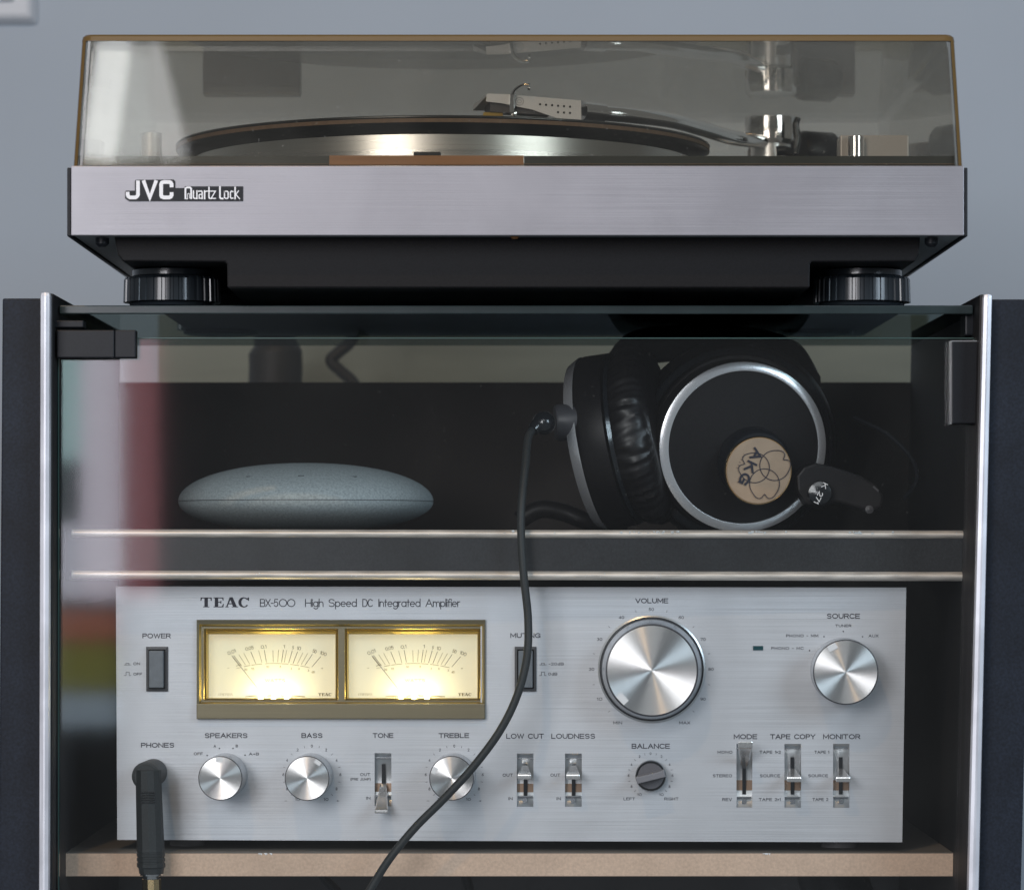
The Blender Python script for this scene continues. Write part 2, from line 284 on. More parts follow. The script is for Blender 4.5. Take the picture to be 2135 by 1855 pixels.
# ------------------------------------------------------------------ stroke lettering
def A(cx, cy, rx, ry, a0, a1, n=14):
    return [(cx + rx * math.cos(R(a0 + (a1 - a0) * i / n)), cy + ry * math.sin(R(a0 + (a1 - a0) * i / n))) for i in range(n + 1)]
G = {   # glyph -> (width, strokes), cap height 1
 'A': (1.0, [[(0,0),(0.5,1),(1,0)], [(0.2,0.36),(0.8,0.36)]]),
 'B': (0.85, [[(0,0),(0,1),(0.58,1)]+A(0.58,0.76,0.24,0.24,80,-80,8)+[(0.6,0.52),(0,0.52)], [(0.6,0.52)]+A(0.6,0.26,0.25,0.26,80,-80,8)+[(0.6,0),(0,0)]]),
 'C': (0.95, [[(0.95,0.86)]+A(0.5,0.5,0.5,0.5,50,310,22)+[(0.95,0.14)]]),
 'D': (0.95, [[(0,0),(0,1),(0.45,1)]+A(0.45,0.5,0.5,0.5,85,-85,16)+[(0.45,0),(0,0)]]),
 'E': (0.8, [[(0.8,1),(0,1),(0,0),(0.8,0)], [(0,0.52),(0.72,0.52)]]),
 'F': (0.78, [[(0.78,1),(0,1),(0,0)], [(0,0.5),(0.66,0.5)]]),
 'G': (0.98, [[(0.93,0.86)]+A(0.5,0.5,0.5,0.5,50,320,22)+[(0.95,0.12),(0.95,0.46),(0.55,0.46)]]),
 'H': (0.85, [[(0,0),(0,1)], [(0.85,0),(0.85,1)], [(0,0.5),(0.85,0.5)]]),
 'I': (0.0, [[(0,0),(0,1)]]),
 'J': (0.6, [[(0.6,1),(0.6,0.28)]+A(0.3,0.28,0.3,0.28,0,-180,10)]),
 'K': (0.85, [[(0,0),(0,1)], [(0.8,1),(0.05,0.42)], [(0.28,0.6),(0.85,0)]]),
 'L': (0.72, [[(0,1),(0,0),(0.72,0)]]),
 'M': (1.05, [[(0,0),(0,1),(0.525,0.25),(1.05,1),(1.05,0)]]),
 'N': (0.9, [[(0,0),(0,1),(0.9,0),(0.9,1)]]),
 'O': (1.08, [A(0.54,0.5,0.54,0.5,90,450,28)]),
 'P': (0.8, [[(0,0),(0,1),(0.54,1)]+A(0.54,0.74,0.26,0.26,80,-80,8)+[(0.54,0.48),(0,0.48)]]),
 'R': (0.85, [[(0,0),(0,1),(0.56,1)]+A(0.56,0.74,0.26,0.26,80,-80,8)+[(0.56,0.48),(0,0.48)], [(0.5,0.46),(0.85,0)]]),
 'S': (0.85, [[(0.8,0.84)]+A(0.42,0.76,0.37,0.24,40,255,12)+A(0.43,0.26,0.40,0.26,70,-145,14)]),
 'T': (0.9, [[(0,1),(0.9,1)], [(0.45,1),(0.45,0)]]),
 'U': (0.88, [[(0,1),(0,0.4)]+A(0.44,0.42,0.44,0.42,185,355,14)+[(0.88,0.4),(0.88,1)]]),
 'V': (0.95, [[(0,1),(0.475,0),(0.95,1)]]),
 'W': (1.35, [[(0,1),(0.34,0),(0.675,0.95),(1.01,0),(1.35,1)]]),
 'X': (0.85, [[(0,0),(0.85,1)], [(0,1),(0.85,0)]]),
 'Y': (0.9, [[(0,1),(0.45,0.48),(0.9,1)], [(0.45,0.48),(0.45,0)]]),
 'Z': (0.8, [[(0,1),(0.8,1),(0,0),(0.8,0)]]),
 '0': (0.8, [A(0.4,0.5,0.4,0.5,90,450,24)]),
 'Q': (1.0, [A(0.5,0.5,0.5,0.5,90,450,28)]),
 '1': (0.2, [[(0,0.8),(0.2,1),(0.2,0)]]),
 '2': (0.72, [A(0.36,0.7,0.34,0.3,160,-30,10)+[(0,0),(0.74,0)]]),
 '3': (0.72, [A(0.34,0.76,0.32,0.24,140,-80,10)+A(0.34,0.27,0.37,0.27,80,-145,12)]),
 '4': (0.78, [[(0.58,0),(0.58,1),(0,0.3),(0.8,0.3)]]),
 '5': (0.72, [[(0.66,1),(0.12,1),(0.05,0.52)]+A(0.34,0.33,0.36,0.33,120,-150,14)]),
 '6': (0.76, [[(0.66,1),(0.45,0.98)]+A(0.38,0.32,0.38,0.32,150,510,20)]),
 '7': (0.72, [[(0,1),(0.72,1),(0.25,0)]]),
 '8': (0.76, [A(0.38,0.76,0.32,0.24,-90,270,16), A(0.38,0.27,0.38,0.27,90,450,18)]),
 '9': (0.76, [A(0.38,0.68,0.38,0.32,-30,330,20)+[(0.7,0.3),(0.2,0)]]),
 '-': (0.4, [[(0,0.45),(0.4,0.45)]]), '+': (0.5, [[(0,0.45),(0.5,0.45)], [(0.25,0.2),(0.25,0.7)]]),
 '.': (0.08, [[(0,0),(0.08,0)]]), '(': (0.2, [[(0.2,1.1),(0,0.8),(0,0.2),(0.2,-0.1)]]), ')': (0.2, [[(0,1.1),(0.2,0.8),(0.2,0.2),(0,-0.1)]]),
 '>': (0.3, [[(0,0.7),(0.3,0.45),(0,0.2),(0,0.7)]]), ' ': (0.45, []),
 'b': (0.62, [[(0,1.05),(0,0)], A(0.31,0.31,0.31,0.31,0,360,20)]),
 'a': (0.66, [A(0.33,0.33,0.33,0.33,0,360,22), [(0.66,0.66),(0.66,0)]]),
 'd': (0.66, [A(0.33,0.33,0.33,0.33,0,360,22), [(0.66,1.05),(0.66,0)]]),
 'e': (0.66, [[(0.02,0.35),(0.65,0.35)]+A(0.33,0.33,0.33,0.33,5,310,20)]),
 'f': (0.34, [[(0.36,1.02)]+A(0.28,0.84,0.16,0.18,95,180,6)+[(0.12,0)], [(0,0.64),(0.32,0.64)]]),
 'g': (0.66, [A(0.33,0.33,0.33,0.33,0,360,22), [(0.66,0.66),(0.66,-0.05)]+A(0.34,-0.05,0.32,0.28,0,-150,12)]),
 'h': (0.58, [[(0,1.05),(0,0)], A(0.29,0.36,0.29,0.3,180,0,12)+[(0.58,0)]]),
 'i': (0.0, [[(0,0.66),(0,0)], [(0,0.86),(0,0.98)]]), 'l': (0.0, [[(0,1.05),(0,0)]]),
 'm': (1.0, [[(0,0.66),(0,0)], A(0.25,0.4,0.25,0.26,180,0,10)+[(0.5,0)], A(0.75,0.4,0.25,0.26,180,0,10)+[(1.0,0)]]),
 'n': (0.55, [[(0,0.66),(0,0)], A(0.275,0.38,0.275,0.28,180,0,12)+[(0.55,0)]]),
 'p': (0.66, [A(0.33,0.33,0.33,0.33,0,360,22), [(0,0.66),(0,-0.33)]]),
 'r': (0.3, [[(0,0.66),(0,0)], A(0.26,0.4,0.26,0.26,180,75,8)]),
 't': (0.3, [[(0.14,0.95),(0.14,0)], [(0,0.64),(0.32,0.64)]]),
 'u': (0.55, [[(0,0.66),(0,0.28)]+A(0.275,0.28,0.275,0.28,180,360,12)+[(0.55,0.66)], [(0.55,0.3),(0.55,0)]]),
 'c': (0.5, [A(0.3,0.33,0.3,0.33,60,300,14)]), 'k': (0.5, [[(0,1.05),(0,0)], [(0.46,0.66),(0.02,0.28)], [(0.16,0.4),(0.5,0)]]),
 'z': (0.5, [[(0,0.66),(0.5,0.66),(0,0),(0.5,0)]]), 'o': (0.6, [A(0.3,0.33,0.3,0.33,0,360,18)]),
}
_step = [0]
def ribbon(mb, fr, pts, w, d=0.00008, mi=0):
    """flat print stroke; pts in photo pixels on the frame's plane"""
    P = [Vector((p[0], p[1])) for p in pts]
    Q = [P[0]]
    for p in P[1:]:
        if (p - Q[-1]).length > 1e-4: Q.append(p)
    P = Q; n = len(P)
    if n < 2: return
    closed = (P[0] - P[-1]).length < 0.02 * w + 1e-3 and n > 3
    if closed: P = P[:-1]; n -= 1
    _step[0] = (_step[0] + 1) % 12; dd = d + _step[0] * 0.000006
    L_, R_ = [], []
    for i in range(n):
        if closed: a, b, c = P[i-1], P[i], P[(i+1) % n]
        else: a, b, c = P[max(i-1, 0)], P[i], P[min(i+1, n-1)]
        t1 = (b - a).normalized() if (b - a).length > 0 else None
        t2 = (c - b).normalized() if (c - b).length > 0 else None
        if t1 is None: t1 = t2
        if t2 is None: t2 = t1
        n1 = Vector((-t1.y, t1.x)); n2 = Vector((-t2.y, t2.x)); m_ = n1 + n2
        if m_.length < 0.3: m_ = n1; k = 1
        else: m_.normalize(); k = min(1 / max(m_.dot(n1), 0.3), 2.2)
        e = Vector((0, 0))
        if not closed and i == 0: e = -t1 * w * 0.5
        if not closed and i == n - 1: e = t2 * w * 0.5
        L_.append(b + e + m_ * w * 0.5 * k); R_.append(b + e - m_ * w * 0.5 * k)
    vs = [fr(p.x, p.y, dd) for p in L_ + R_]; m2 = n if closed else n - 1
    mb.add(vs, [(i, (i+1) % n, n + (i+1) % n, n + i) for i in range(m2)], mi)
def text(mb, fr, s, x0, x1, yc, h, w, gap=0.26, mi=0, rot=None, d=0.00008):
    tot = 0; pos = []
    for i, ch in enumerate(s):
        pos.append(tot); tot += G[ch][0] + (gap if i < len(s) - 1 else 0)
    sx = (x1 - x0 - w) / max(tot, 0.01)
    for ch, p in zip(s, pos):
        for st in G[ch][1]:
            pts = []
            for (a, b) in st:
                px = x0 + w/2 + (p + a) * sx; py = yc + h/2 - w/2 - b * (h - w)
                if rot:
                    cx, cy, ang = rot; dx, dy = px - cx, py - cy; ca, sa = math.cos(ang), math.sin(ang)
                    px, py = cx + dx*ca - dy*sa, cy + dx*sa + dy*ca
                pts.append((px, py))
            ribbon(mb, fr, pts, w, mi=mi, d=d)
def polyf(mb, fr, pts, d=0.0001, mi=0): mb.add([fr(x, y, d) for x, y in pts], [tuple(range(len(pts)))], mi)

# ================================================================== THE SETTING
wall = box('wall', (-2.2, 2.56, -1.6), (2.2, 2.60, 1.8), M['wall']); wall['kind'] = 'structure'
t = thing('light_switch', 'white wall switch with rounded frame cut off by the top left corner', 'light switch', W(-40, 0, 2.55))
def wq(px, py, d): return W(px, py, 2.56) + Vector((0, -d, 0))
mb = MB(); hexa(mb, [wq(-190,-170,.010), wq(68,-170,.010), wq(68,42,.010), wq(-190,42,.010)], [wq(-200,-180,0), wq(82,-180,0), wq(82,55,0), wq(-200,55,0)])
mb.build('switch_frame', M['switch'], t, bevel=0.003)
mb = MB(); hexa(mb, [wq(-150,-130,.014), wq(30,-130,.014), wq(30,6,.014), wq(-150,6,.014)], [wq(-155,-135,.0095), wq(35,-135,.0095), wq(35,10,.0095), wq(-155,10,.0095)])
mb.build('rocker', M['switch'], t, bevel=0.0015)

# ================================================================== RACK
XL, XR = W(110, 0, 1.815).x, W(2042, 0, 1.815).x
rack = thing('hifi_rack', 'black hifi rack with silver front edges, glass top and glass door', 'rack', (0, 1.95, -0.30))
ZB = -0.32
def lean(px_t, px_b, py_t=608, py_b=1860): return px_t, px_b
def slab(name, l_t, r_t, l_b, r_b, ytop, Yf, Yb, m, bev=0.0, zb_extra=0):
    mb = MB(); yb = 1990
    k = (yb - ytop) / (1855.0 - ytop)
    lb, rb = l_t + (l_b - l_t) * k, r_t + (r_b - r_t) * k
    q = [W(l_t, ytop, Yf), W(r_t, ytop, Yf), W(rb, yb, Yf), W(lb, yb, Yf)]
    q2 = [p + Vector((0, Yb - Yf, 0)) for p in q]
    hexa(mb, q, q2); return mb.build(name, m, rack, bevel=bev)
slab('side_board', 5, 88, -4, 84, 622, 1.822, 2.13, M['board'], 0.001)
slab('side_board', 2066, 2160, 2034, 2129, 624, 1.822, 2.13, M['board'], 0.001)
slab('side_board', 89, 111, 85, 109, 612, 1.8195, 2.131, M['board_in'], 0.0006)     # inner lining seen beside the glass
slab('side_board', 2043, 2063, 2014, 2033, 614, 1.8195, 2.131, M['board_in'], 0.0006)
slab('edge_trim', 83, 105, 80, 102, 608, 1.812, 1.8188, M['trim'], 0.0022)
slab('edge_trim', 2050, 2070, 2018, 2042, 612, 1.812, 1.8188, M['trim'], 0.0022)
# glass top
GT, GB = 0.1234, 0.1190
xa, xb = W(112, 0, 1.8155).x, W(2041, 0, 1.8155).x
gt = box('glass_top', (xa, 1.8405, GB), (xb, 2.128, GT), M['smoked'], rack)
box('glass_edge', (xa, 1.8385, GB), (xb, 1.8402, GT), M['gedge'], gt, bevel=0.0006)
# divider shelf with its two metal strips
zt, zb_ = 0.0088, -0.0172
dv = box('divider_shelf', (xa - 0.0005, 1.866, zb_), (xb + 0.0005, 2.12, zt), M['divider'], rack)
for (l0, l1, r0, r1) in ((1103, 1120, 1106, 1122.5), (1189, 1206, 1192, 1211)):
    mb = MB(); n = 40
    for i in range(n):     # slightly wavering worn half-round strip
        pass
    Yq = 1.8635
    prof = [(0, 0.0022), (0.14, 0.0009), (0.32, 0.0001), (0.5, 0.0), (0.68, 0.0001), (0.86, 0.0009), (1, 0.0022)]
    vs = []
    for i in range(n + 1):
        tt = i / n; px = 149 + (2021 - 149) * tt; a = l0 + (r0 - l0) * tt; b = l1 + (r1 - l1) * tt
        for (u, dp) in prof: vs.append(W(px, a + (b - a) * u, Yq) + Vector((0, dp, 0)))
    m_ = len(prof)
    mb.add(vs, [(i*m_+j, i*m_+j+1, (i+1)*m_+j+1, (i+1)*m_+j) for i in range(n) for j in range(m_-1)], 0, True)
    st = mb.build('metal_strip', M['strip'], dv)
    mb = MB(); random.seed(int(l0))
    for i in range(60):    # knocks and bare chips along the upper edge
        px = random.choice([random.uniform(960, 2000), random.uniform(1260, 1420), random.uniform(1560, 1600), random.uniform(1770, 1800)]) if l0 < 1150 else random.uniform(200, 2000)
        w_ = random.uniform(0.8, 4.0 if l0 < 1150 else 1.5); h_ = random.uniform(0.8, 3.0 if l0 < 1150 else 1.4)
        yy = l0 + (r0 - l0) * (px - 149) / 1872 + random.uniform(2.5, 6) + (0 if l0 < 1150 else random.uniform(0, 8))
        c = [(px + w_ * math.cos(a_) * random.uniform(.5, 1.1), yy + h_ * math.sin(a_) * random.uniform(.5, 1.1)) for a_ in [k * math.pi / 3 for k in range(6)]]
        mb.add([W(x, y, Yq) + Vector((0, -0.00005 - 0.000004 * i, 0)) for x, y in c], [(0,1,2,3,4,5)])
    mb.build('paint_chips', M['chip'], st, kind='stuff', fix=False)
# back panel
box('back_panel', (xa - 0.006, 2.128, -0.176), (xb + 0.006, 2.136, (CY - 797) / F * 2.128), M['backp'], rack)
box('back_panel', (xa - 0.006, 2.128, -0.33), (xb + 0.006, 2.1355, -0.1765), M['lowback'], rack)
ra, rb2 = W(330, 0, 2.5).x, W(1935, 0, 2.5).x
box('wall_shade_strip', (ra, 2.50, W(0, 832, 2.5).z), (rb2, 2.512, W(0, 655, 2.5).z), M['wall_shade'], rack)  # added strip before the wall, its dark colour stands for shade
# glass door
pl, pr = W(123, 0, 1.836).x, W(2031, 0, 1.836).x
zp = (CY - 706) / F * 1.836
door = box('glass_door', (pl, 1.836, -0.34), (pr, 1.840, zp), M['pane'], rack)
box('door_edge', (pl + .0003, 1.8363, zp + 0.00005), (pr - .0003, 1.8397, zp + 0.0005), M['gedge2'], door)
box('door_edge', (pr + 0.00005, 1.8363, -0.34), (pr + 0.0006, 1.8397, zp), M['gedge2'], door)
box('door_edge', (pl - 0.0006, 1.8363, -0.34), (pl - 0.00005, 1.8397, zp), M['gedge2'], door)
def pixbox(name, x0, x1, y0, y1, Yf, dep, m, parent, bev=0.0, **k):
    a, b = W(x0, y1, Yf), W(x1, y0, Yf)
    return box(name, (a.x, Yf, a.z), (b.x, Yf + dep, b.z), m, parent, bev, **k)
hg = pixbox('hinge', 118, 238.5, 688, 746, 1.826, 0.0095, M['blackp'], rack, 0.0006)
pixbox('hinge_cap', 239.5, 283, 688, 746, 1.8265, 0.009, M['blackp'], hg, 0.0006)
pixbox('hinge_pin', 112, 174, 668, 683, 1.828, 0.012, M['blackp'], hg, 0.0006)
ct = pixbox('door_catch', 1984, 2041, 712, 883, 1.8265, 0.009, M['blackp'], rack, 0.0006)
pixbox('catch_plate', 1982.3, 2040, 710.2, 711.7, 1.8275, 0.008, M['satin'], ct)
pixbox('catch_plate', 1982.0, 1983.8, 710.2, 884, 1.8275, 0.008, M['satin'], ct)
pixbox('catch_plate', 2012, 2038, 655, 700, 1.845, 0.02, M['blackp'], ct, 0.001)

# fibreboard shelf
zs = -(1777 - CY) / F * 1.875; zs2 = -(1826 - CY) / F * 1.875
sh = thing('shelf_board', 'raw tan fibreboard shelf under the silver amplifier', 'shelf', (0, 1.98, zs2))
x0, x1 = W(135, 0, 1.875).x, W(2000, 0, 1.875).x
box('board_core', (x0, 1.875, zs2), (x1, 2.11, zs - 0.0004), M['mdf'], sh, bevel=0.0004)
box('board_top', (x0 + .0003, 1.8755, zs - 0.00035), (x1 - .0003, 2.1095, zs), M['mdf_shaded'], sh)
mb = MB(); random.seed(3)
for i in range(14):
    px, py = random.choice([(545 + random.uniform(-18, 25), 1777.5), (1600 + random.uniform(-10, 6), 1778)]), 0
    q = px[0]; w_ = random.uniform(1, 3.5)
    mb.add([W(q - w_, 1777 + random.uniform(0, 1.5), 1.8747 - i * 1e-5), W(q + w_, 1777 + random.uniform(0, 1.5), 1.8747 - i * 1e-5), W(q + w_ * .6, 1781 + random.uniform(-1, 2), 1.8747 - i * 1e-5)], [(0, 1, 2)])
mb.build('edge_scuffs', M['white'], sh, kind='stuff', fix=False)

# ================================================================== TURNTABLE
TY = 1.797
tt = thing('turntable', 'silver record player with smoky lid on ribbed black feet', 'turntable', (0, 1.98, GT))
def TP(px, py, d): return W(px, py, TY) + Vector((0, -d, 0))
txl, txr = W(148, 0, TY).x, W(2010, 0, TY).x
zpt, zpb = (CY - 346) / F * TY, (CY - 491) / F * TY
box('front_fascia', (txl, TY, zpb), (txr, TY + 0.003, zpt), M['brush'], tt, bevel=0.0004)
box('plinth', (txl + .0005, TY + 0.0032, zpb + 0.0006), (txr - .0005, 2.165, zpt - 0.0004), M['under'], tt)
for s, (a, b) in ((-1, (139, 147.3)), (1, (2010.7, 2018.5))):
    xa_, xb_ = W(a, 0, TY).x, W(b, 0, TY).x
    box('side_panel', (xa_, TY + 0.0015, zpb - 0.0004), (xb_, 2.166, zpt - 0.0007), M['blackp'], tt, bevel=0.0006)
# moulded black tub below, cut back over the feet
mb = MB(); Yt = 1.815
tp_ = [(238, 492.5), (1919, 492.5), (1917, 530), (1908, 545), (1692, 546), (1689, 551), (1688, 600), (474, 600), (473, 551), (469, 546), (256, 545), (245, 530)]
n = len(tp_); q1 = [W(x, y, Yt) for x, y in tp_]; q2 = [p + Vector((0, 0.334, 0)) for p in q1]
mb.add(q1 + q2, [tuple(range(n)), tuple(range(2*n-1, n-1, -1))] + [(i, i + n, (i+1) % n + n, (i+1) % n) for i in range(n)])
mb.build('base_tub', M['tub'], tt, bevel=0.0012)
box('motor_housing', (-0.19, 1.95, 0.1262), (0.212, 2.158, 0.1400), M['tub'], tt, bevel=0.003)
for px in (213, 1942):
    mb = MB(); lathe(mb, [(0.0001, 0), (0.0035, 0), (0.0035, -0.0030), (0.0018, -0.0045), (0.0001, -0.0045)], (W(px, 0, 1.812).x, 1.812, zpb), (0, 0, 1), 16)
    mb.build('screw', M['blackp'], tt)
mb = MB(); lathe(mb, [(0.0001, 0), (0.0022, 0), (0.0015, -0.001), (0.0001, -0.0012)], (W(1073, 0, 1.808).x, 1.808, zpb + .0003), (0, 0, 1), 12); mb.build('screw', M['wood'], tt)
# feet
def rib(tn, h): return 1 + 0.026 * (1 if math.cos(tn * 36) > -0.35 else 0)
def foot(px, Y):
    c = Vector((W(px, 0, Y).x, Y, GT)); mb = MB()
    lathe(mb, [(0.0195, 0.0002), (0.0215, 0.0008), (0.0222, 0.0026), (0.0205, 0.0031)], c, (0, 0, 1), 64)
    f = mb.build('foot', M['footp'], tt, fix=True)
    mb = MB(); lathe(mb, [(0.0215, 0.0028), (0.0246, 0.0031), (0.0243, 0.0145), (0.0236, 0.0158), (0.0215, 0.0160)], c, (0, 0, 1), 432, rf=rib, smooth=False)
    mb.build('ribbed_ring', M['footp'], f)
    mb = MB(); lathe(mb, [(0.0195, 0.0158), (0.0205, 0.0168), (0.0205, 0.0196), (0.0180, 0.0212)], c, (0, 0, 1), 64)
    mb.build('foot_neck', M['footp'], f)
    return f
foot(359, 1.866); foot(1797, 1.866)
def copy_foot(src_name_px):
    src, px, Y = src_name_px
    c = src.copy(); scn.collection.objects.link(c)
    off = Vector((W(px, 0, Y).x, Y, 0)) - Vector((WL[src.name].x, WL[src.name].y, 0))
    c.location = src.location + off
    for ch in src.children:
        d = ch.copy(); scn.collection.objects.link(d); d.parent = c
f0 = [o for o in tt.children if o.name.startswith('foot')]
copy_foot((f0[0], 460, 2.10)); copy_foot((f0[1], 1700, 2.10))

# inner edge strip behind the lid
Ys = TY + 0.0062
pixbox('top_strip', 165, 686, 325.5, 345, Ys, 0.004, M['darkgreen'], tt)
pixbox('top_strip', 1092.5, 1990, 325.5, 345, Ys, 0.004, M['darkgreen'], tt)
pixbox('amber_strip', 686.5, 1092, 324.5, 344, Ys - 0.0003, 0.004, M['wood'], tt)
mb = MB()
for a, b in ((165, 686), (1092, 1990)):
    p, q = W(a, 341.5, Ys - .0006), W(b, 342.8, Ys - .0006); bx(mb, (p.x, Ys - .0006, q.z), (q.x, Ys - .0002, p.z))
mb.build('pin_line', M['cork'], tt)
box('top_plate', (txl + .006, Ys + 0.0045, zpt - 0.0003), (txr - .006, 2.155, zpt + 0.0008), M['darkgreen'], tt)
pixbox('strobe_window', 862, 919, 316.5, 326, 1.822, 0.006, M['blackp'], tt, 0.0006)
# platter, mat
PC = Vector((W(924, 0, 2.0).x, 2.0, 0)); RR = 0.148
mb = MB(); lathe(mb, [(0.1385, zpt + 0.001), (0.1385, 0.2135)], PC, (0, 0, 1), 180); mb.build('platter', M['platter'], tt)
mb = MB(); lathe(mb, [(0.1375, 0.2136), (0.1405, 0.2142), (0.1468, 0.2172), (0.1476, 0.2184)], PC, (0, 0, 1), 180); pm = mb.build('platter_mat', M['vinyl'], tt)
mb = MB(); lathe(mb, [(0.1474, 0.2185), (0.1479, 0.2186), (0.1479, 0.2206), (0.1474, 0.2207)], PC, (0, 0, 1), 180); mb.build('mat_edge', M['cork'], pm)
rec = MB(); lathe(rec, [(0.1476, 0.2208), (0.1481, 0.2212), (0.1481, 0.2218), (0.1476, 0.2222)], PC, (0, 0, 1), 180)
rc = rec.build('record', M['vinyl']); rc['label'] = 'thin black record lying on the platter under the smoky lid'; rc['category'] = 'record'

# tonearm -- pivot tower at the right rear
PV = Vector((W(1607, 0, 2.07).x, 2.07, 0))
zA = 0.2375
mb = MB(); lathe(mb, [(0.0001, zpt + .0008), (0.021, zpt + .0008), (0.021, zpt + 0.006), (0.0115, zpt + 0.0065), (0.0115, 0.2315), (0.0001, 0.2315)], PV, (0, 0, 1), 48)
ta = mb.build('tonearm', M['satin'], tt)
mb = MB(); lathe(mb, [(0.0115, 0.2310), (0.0150, 0.2335), (0.0155, 0.2390), (0.0148, 0.2465), (0.0110, 0.2480), (0.0001, 0.2480)], PV, (0, 0, 1), 48); mb.build('pivot_cap', M['chrome'], ta)
mb = MB(); pts = crom([W(1655, 320, 2.05), W(1662, 290, 2.05), W(1659, 262, 2.05), W(1664, 246, 2.05)], 6); tube(mb, pts, lambda u: 0.0026 - 0.0008 * u, 10); mb.build('lift_lever', M['blackg'], ta)
mb = MB(); pts = crom([W(1655, 322, 2.045), W(1635, 315, 2.045), W(1618, 316, 2.045)], 5); tube(mb, pts, 0.0030, 10); mb.build('lift_lever', M['blackg'], ta)
mb = MB(); c = W(1700, 305, 2.12); lathe(mb, [(0.0001, -0.012), (0.0105, -0.012), (0.0125, -0.009), (0.0125, 0.010), (0.0100, 0.013), (0.0001, 0.013)], (c.x, 2.12, 0.2320), (1, 0.55, 0), 40); mb.build('counterweight', M['blackp'], ta)
hs_end = W(1255, 236, 1.945)
path = crom([W(1215, 233, 1.938), hs_end, W(1330, 243, 1.955), W(1400, 252, 1.975), W(1460, 268, 2.00), W(1530, 288, 2.03), PV + Vector((0, 0, 0.2330))], 10)
mb = MB(); tube(mb, path, 0.0042, 20); mb.build('arm_tube', M['chrome'], ta)
mb = MB(); tube(mb, [W(1213, 231, 1.9375), W(1235, 233.4, 1.9415), W(1257, 236, 1.9455)], 0.0052, 24); mb.build('collar', M['chrome'], ta)
mb = MB(); c = W(1492, 312, 2.0); lathe(mb, [(0.0001, zpt), (0.0045, zpt), (0.0030, 0.208), (0.0055, 0.2105), (0.0001, 0.2125)], (c.x, 2.0, 0), (0, 0, 1), 20); mb.build('arm_rest', M['blackp'], ta)
# headshell: a folded plate seen from its side and from below
Yh = 1.930
def HP(px, py, d=0): return W(px, py, Yh) + Vector((0, -d, 0))
side = [(1015.5, 195.5), (1060, 197), (1211.5, 210), (1212, 251.5), (1167, 248.5), (1110, 229), (1045, 215.5), (1013, 212)]
mb = MB(); n = len(side)
fv = [HP(x, y, 0.0) for x, y in side]; bv = [HP(x, y, -0.0012) for x, y in side]
mb.add(fv + bv, [tuple(range(n)), tuple(range(2*n-1, n-1, -1))] + [(i, i + n, (i+1) % n + n, (i+1) % n) for i in range(n)])
hd = mb.build('headshell', M['satin'], ta)
mb = MB(); nose = [HP(1015, 196, -.0013), HP(1013, 211.8, -.0013), HP(986, 224.5, -0.012), HP(990, 209, -0.012)]
hexa(mb, [HP(1015, 196, -.0013), HP(1211, 210.3, -.0013), HP(1211, 215, -.0013), HP(1013, 201.5, -.0013)],
     [HP(987, 210, -0.015), HP(1205, 222, -0.0150), HP(1205, 225, -0.0150), HP(985, 224, -0.0150)]); mb.build('shell_top', M['satin'], hd)
mb = MB(); hexa(mb, [HP(1022, 213, -.002), HP(1150, 222, -.002), HP(1150, 240, -.002), HP(1022, 232, -.002)], [HP(1010, 218, -.012), HP(1140, 226, -.012), HP(1140, 240, -.012), HP(1010, 232, -.012)]); mb.build('cartridge', M['darkgrey'], hd)
mb = MB(); hexa(mb, [HP(1008, 233, -.003), HP(1048, 234, -.003), HP(1049, 243, -.003), HP(1006, 242, -.003)], [HP(1008, 233, -.010), HP(1048, 234, -.010), HP(1049, 243, -.010), HP(1006, 242, -.010)]); mb.build('stylus_block', M['yellow'], hd)
mb = MB(); lathe(mb, [(0.0001, 0), (0.0016, 0), (0.0016, 0.0025), (0.0001, 0.003)], HP(1071, 238, 0.001), (0, -1, 0), 16); mb.build('screw', M['chrome'], hd)
mb = MB(); pts = crom([HP(1068, 235, .002), HP(1068, 205, .003), HP(1074, 188, .004), HP(1090, 178.5, .005), HP(1103, 178.5, .006)], 8)
tube(mb, pts, lambda u: 0.0016 - 0.0009 * u, 12, flat=2.2)
lathe(mb, [(0.0001, -.0012), (0.0012, -.0006), (0.0012, .0006), (0.0001, .0012)], HP(1103, 187, .006), (1, 0, 0), 10); mb.build('finger_lift', M['chrome'], hd)
mb = MB()
for i in range(6): lathe(mb, [(0.0001, 0), (0.00062, 0), (0.00062, 0.00015), (0.0001, 0.00015)], HP(1126 + i * 12.5, 218 + i * 1.0, 0.00005), (0, -1, 0), 12)
for i in range(3): lathe(mb, [(0.0001, 0), (0.00062, 0), (0.00062, 0.00015), (0.0001, 0.00015)], HP(1163.5 + i * 12.4, 234.5 + i * 0.8, 0.00005), (0, -1, 0), 12)
mb.build('shell_holes', M['blackp'], hd)
mb = MB(); ribbon(mb, HP, A(1083, 212, 8.5, 8, 0, 360, 24), 0.9); ribbon(mb, HP, A(1083, 212, 4.0, 3.6, 0, 360, 16), 0.8); mb.build('shell_mark', M['inksoft'], hd, fix=False)
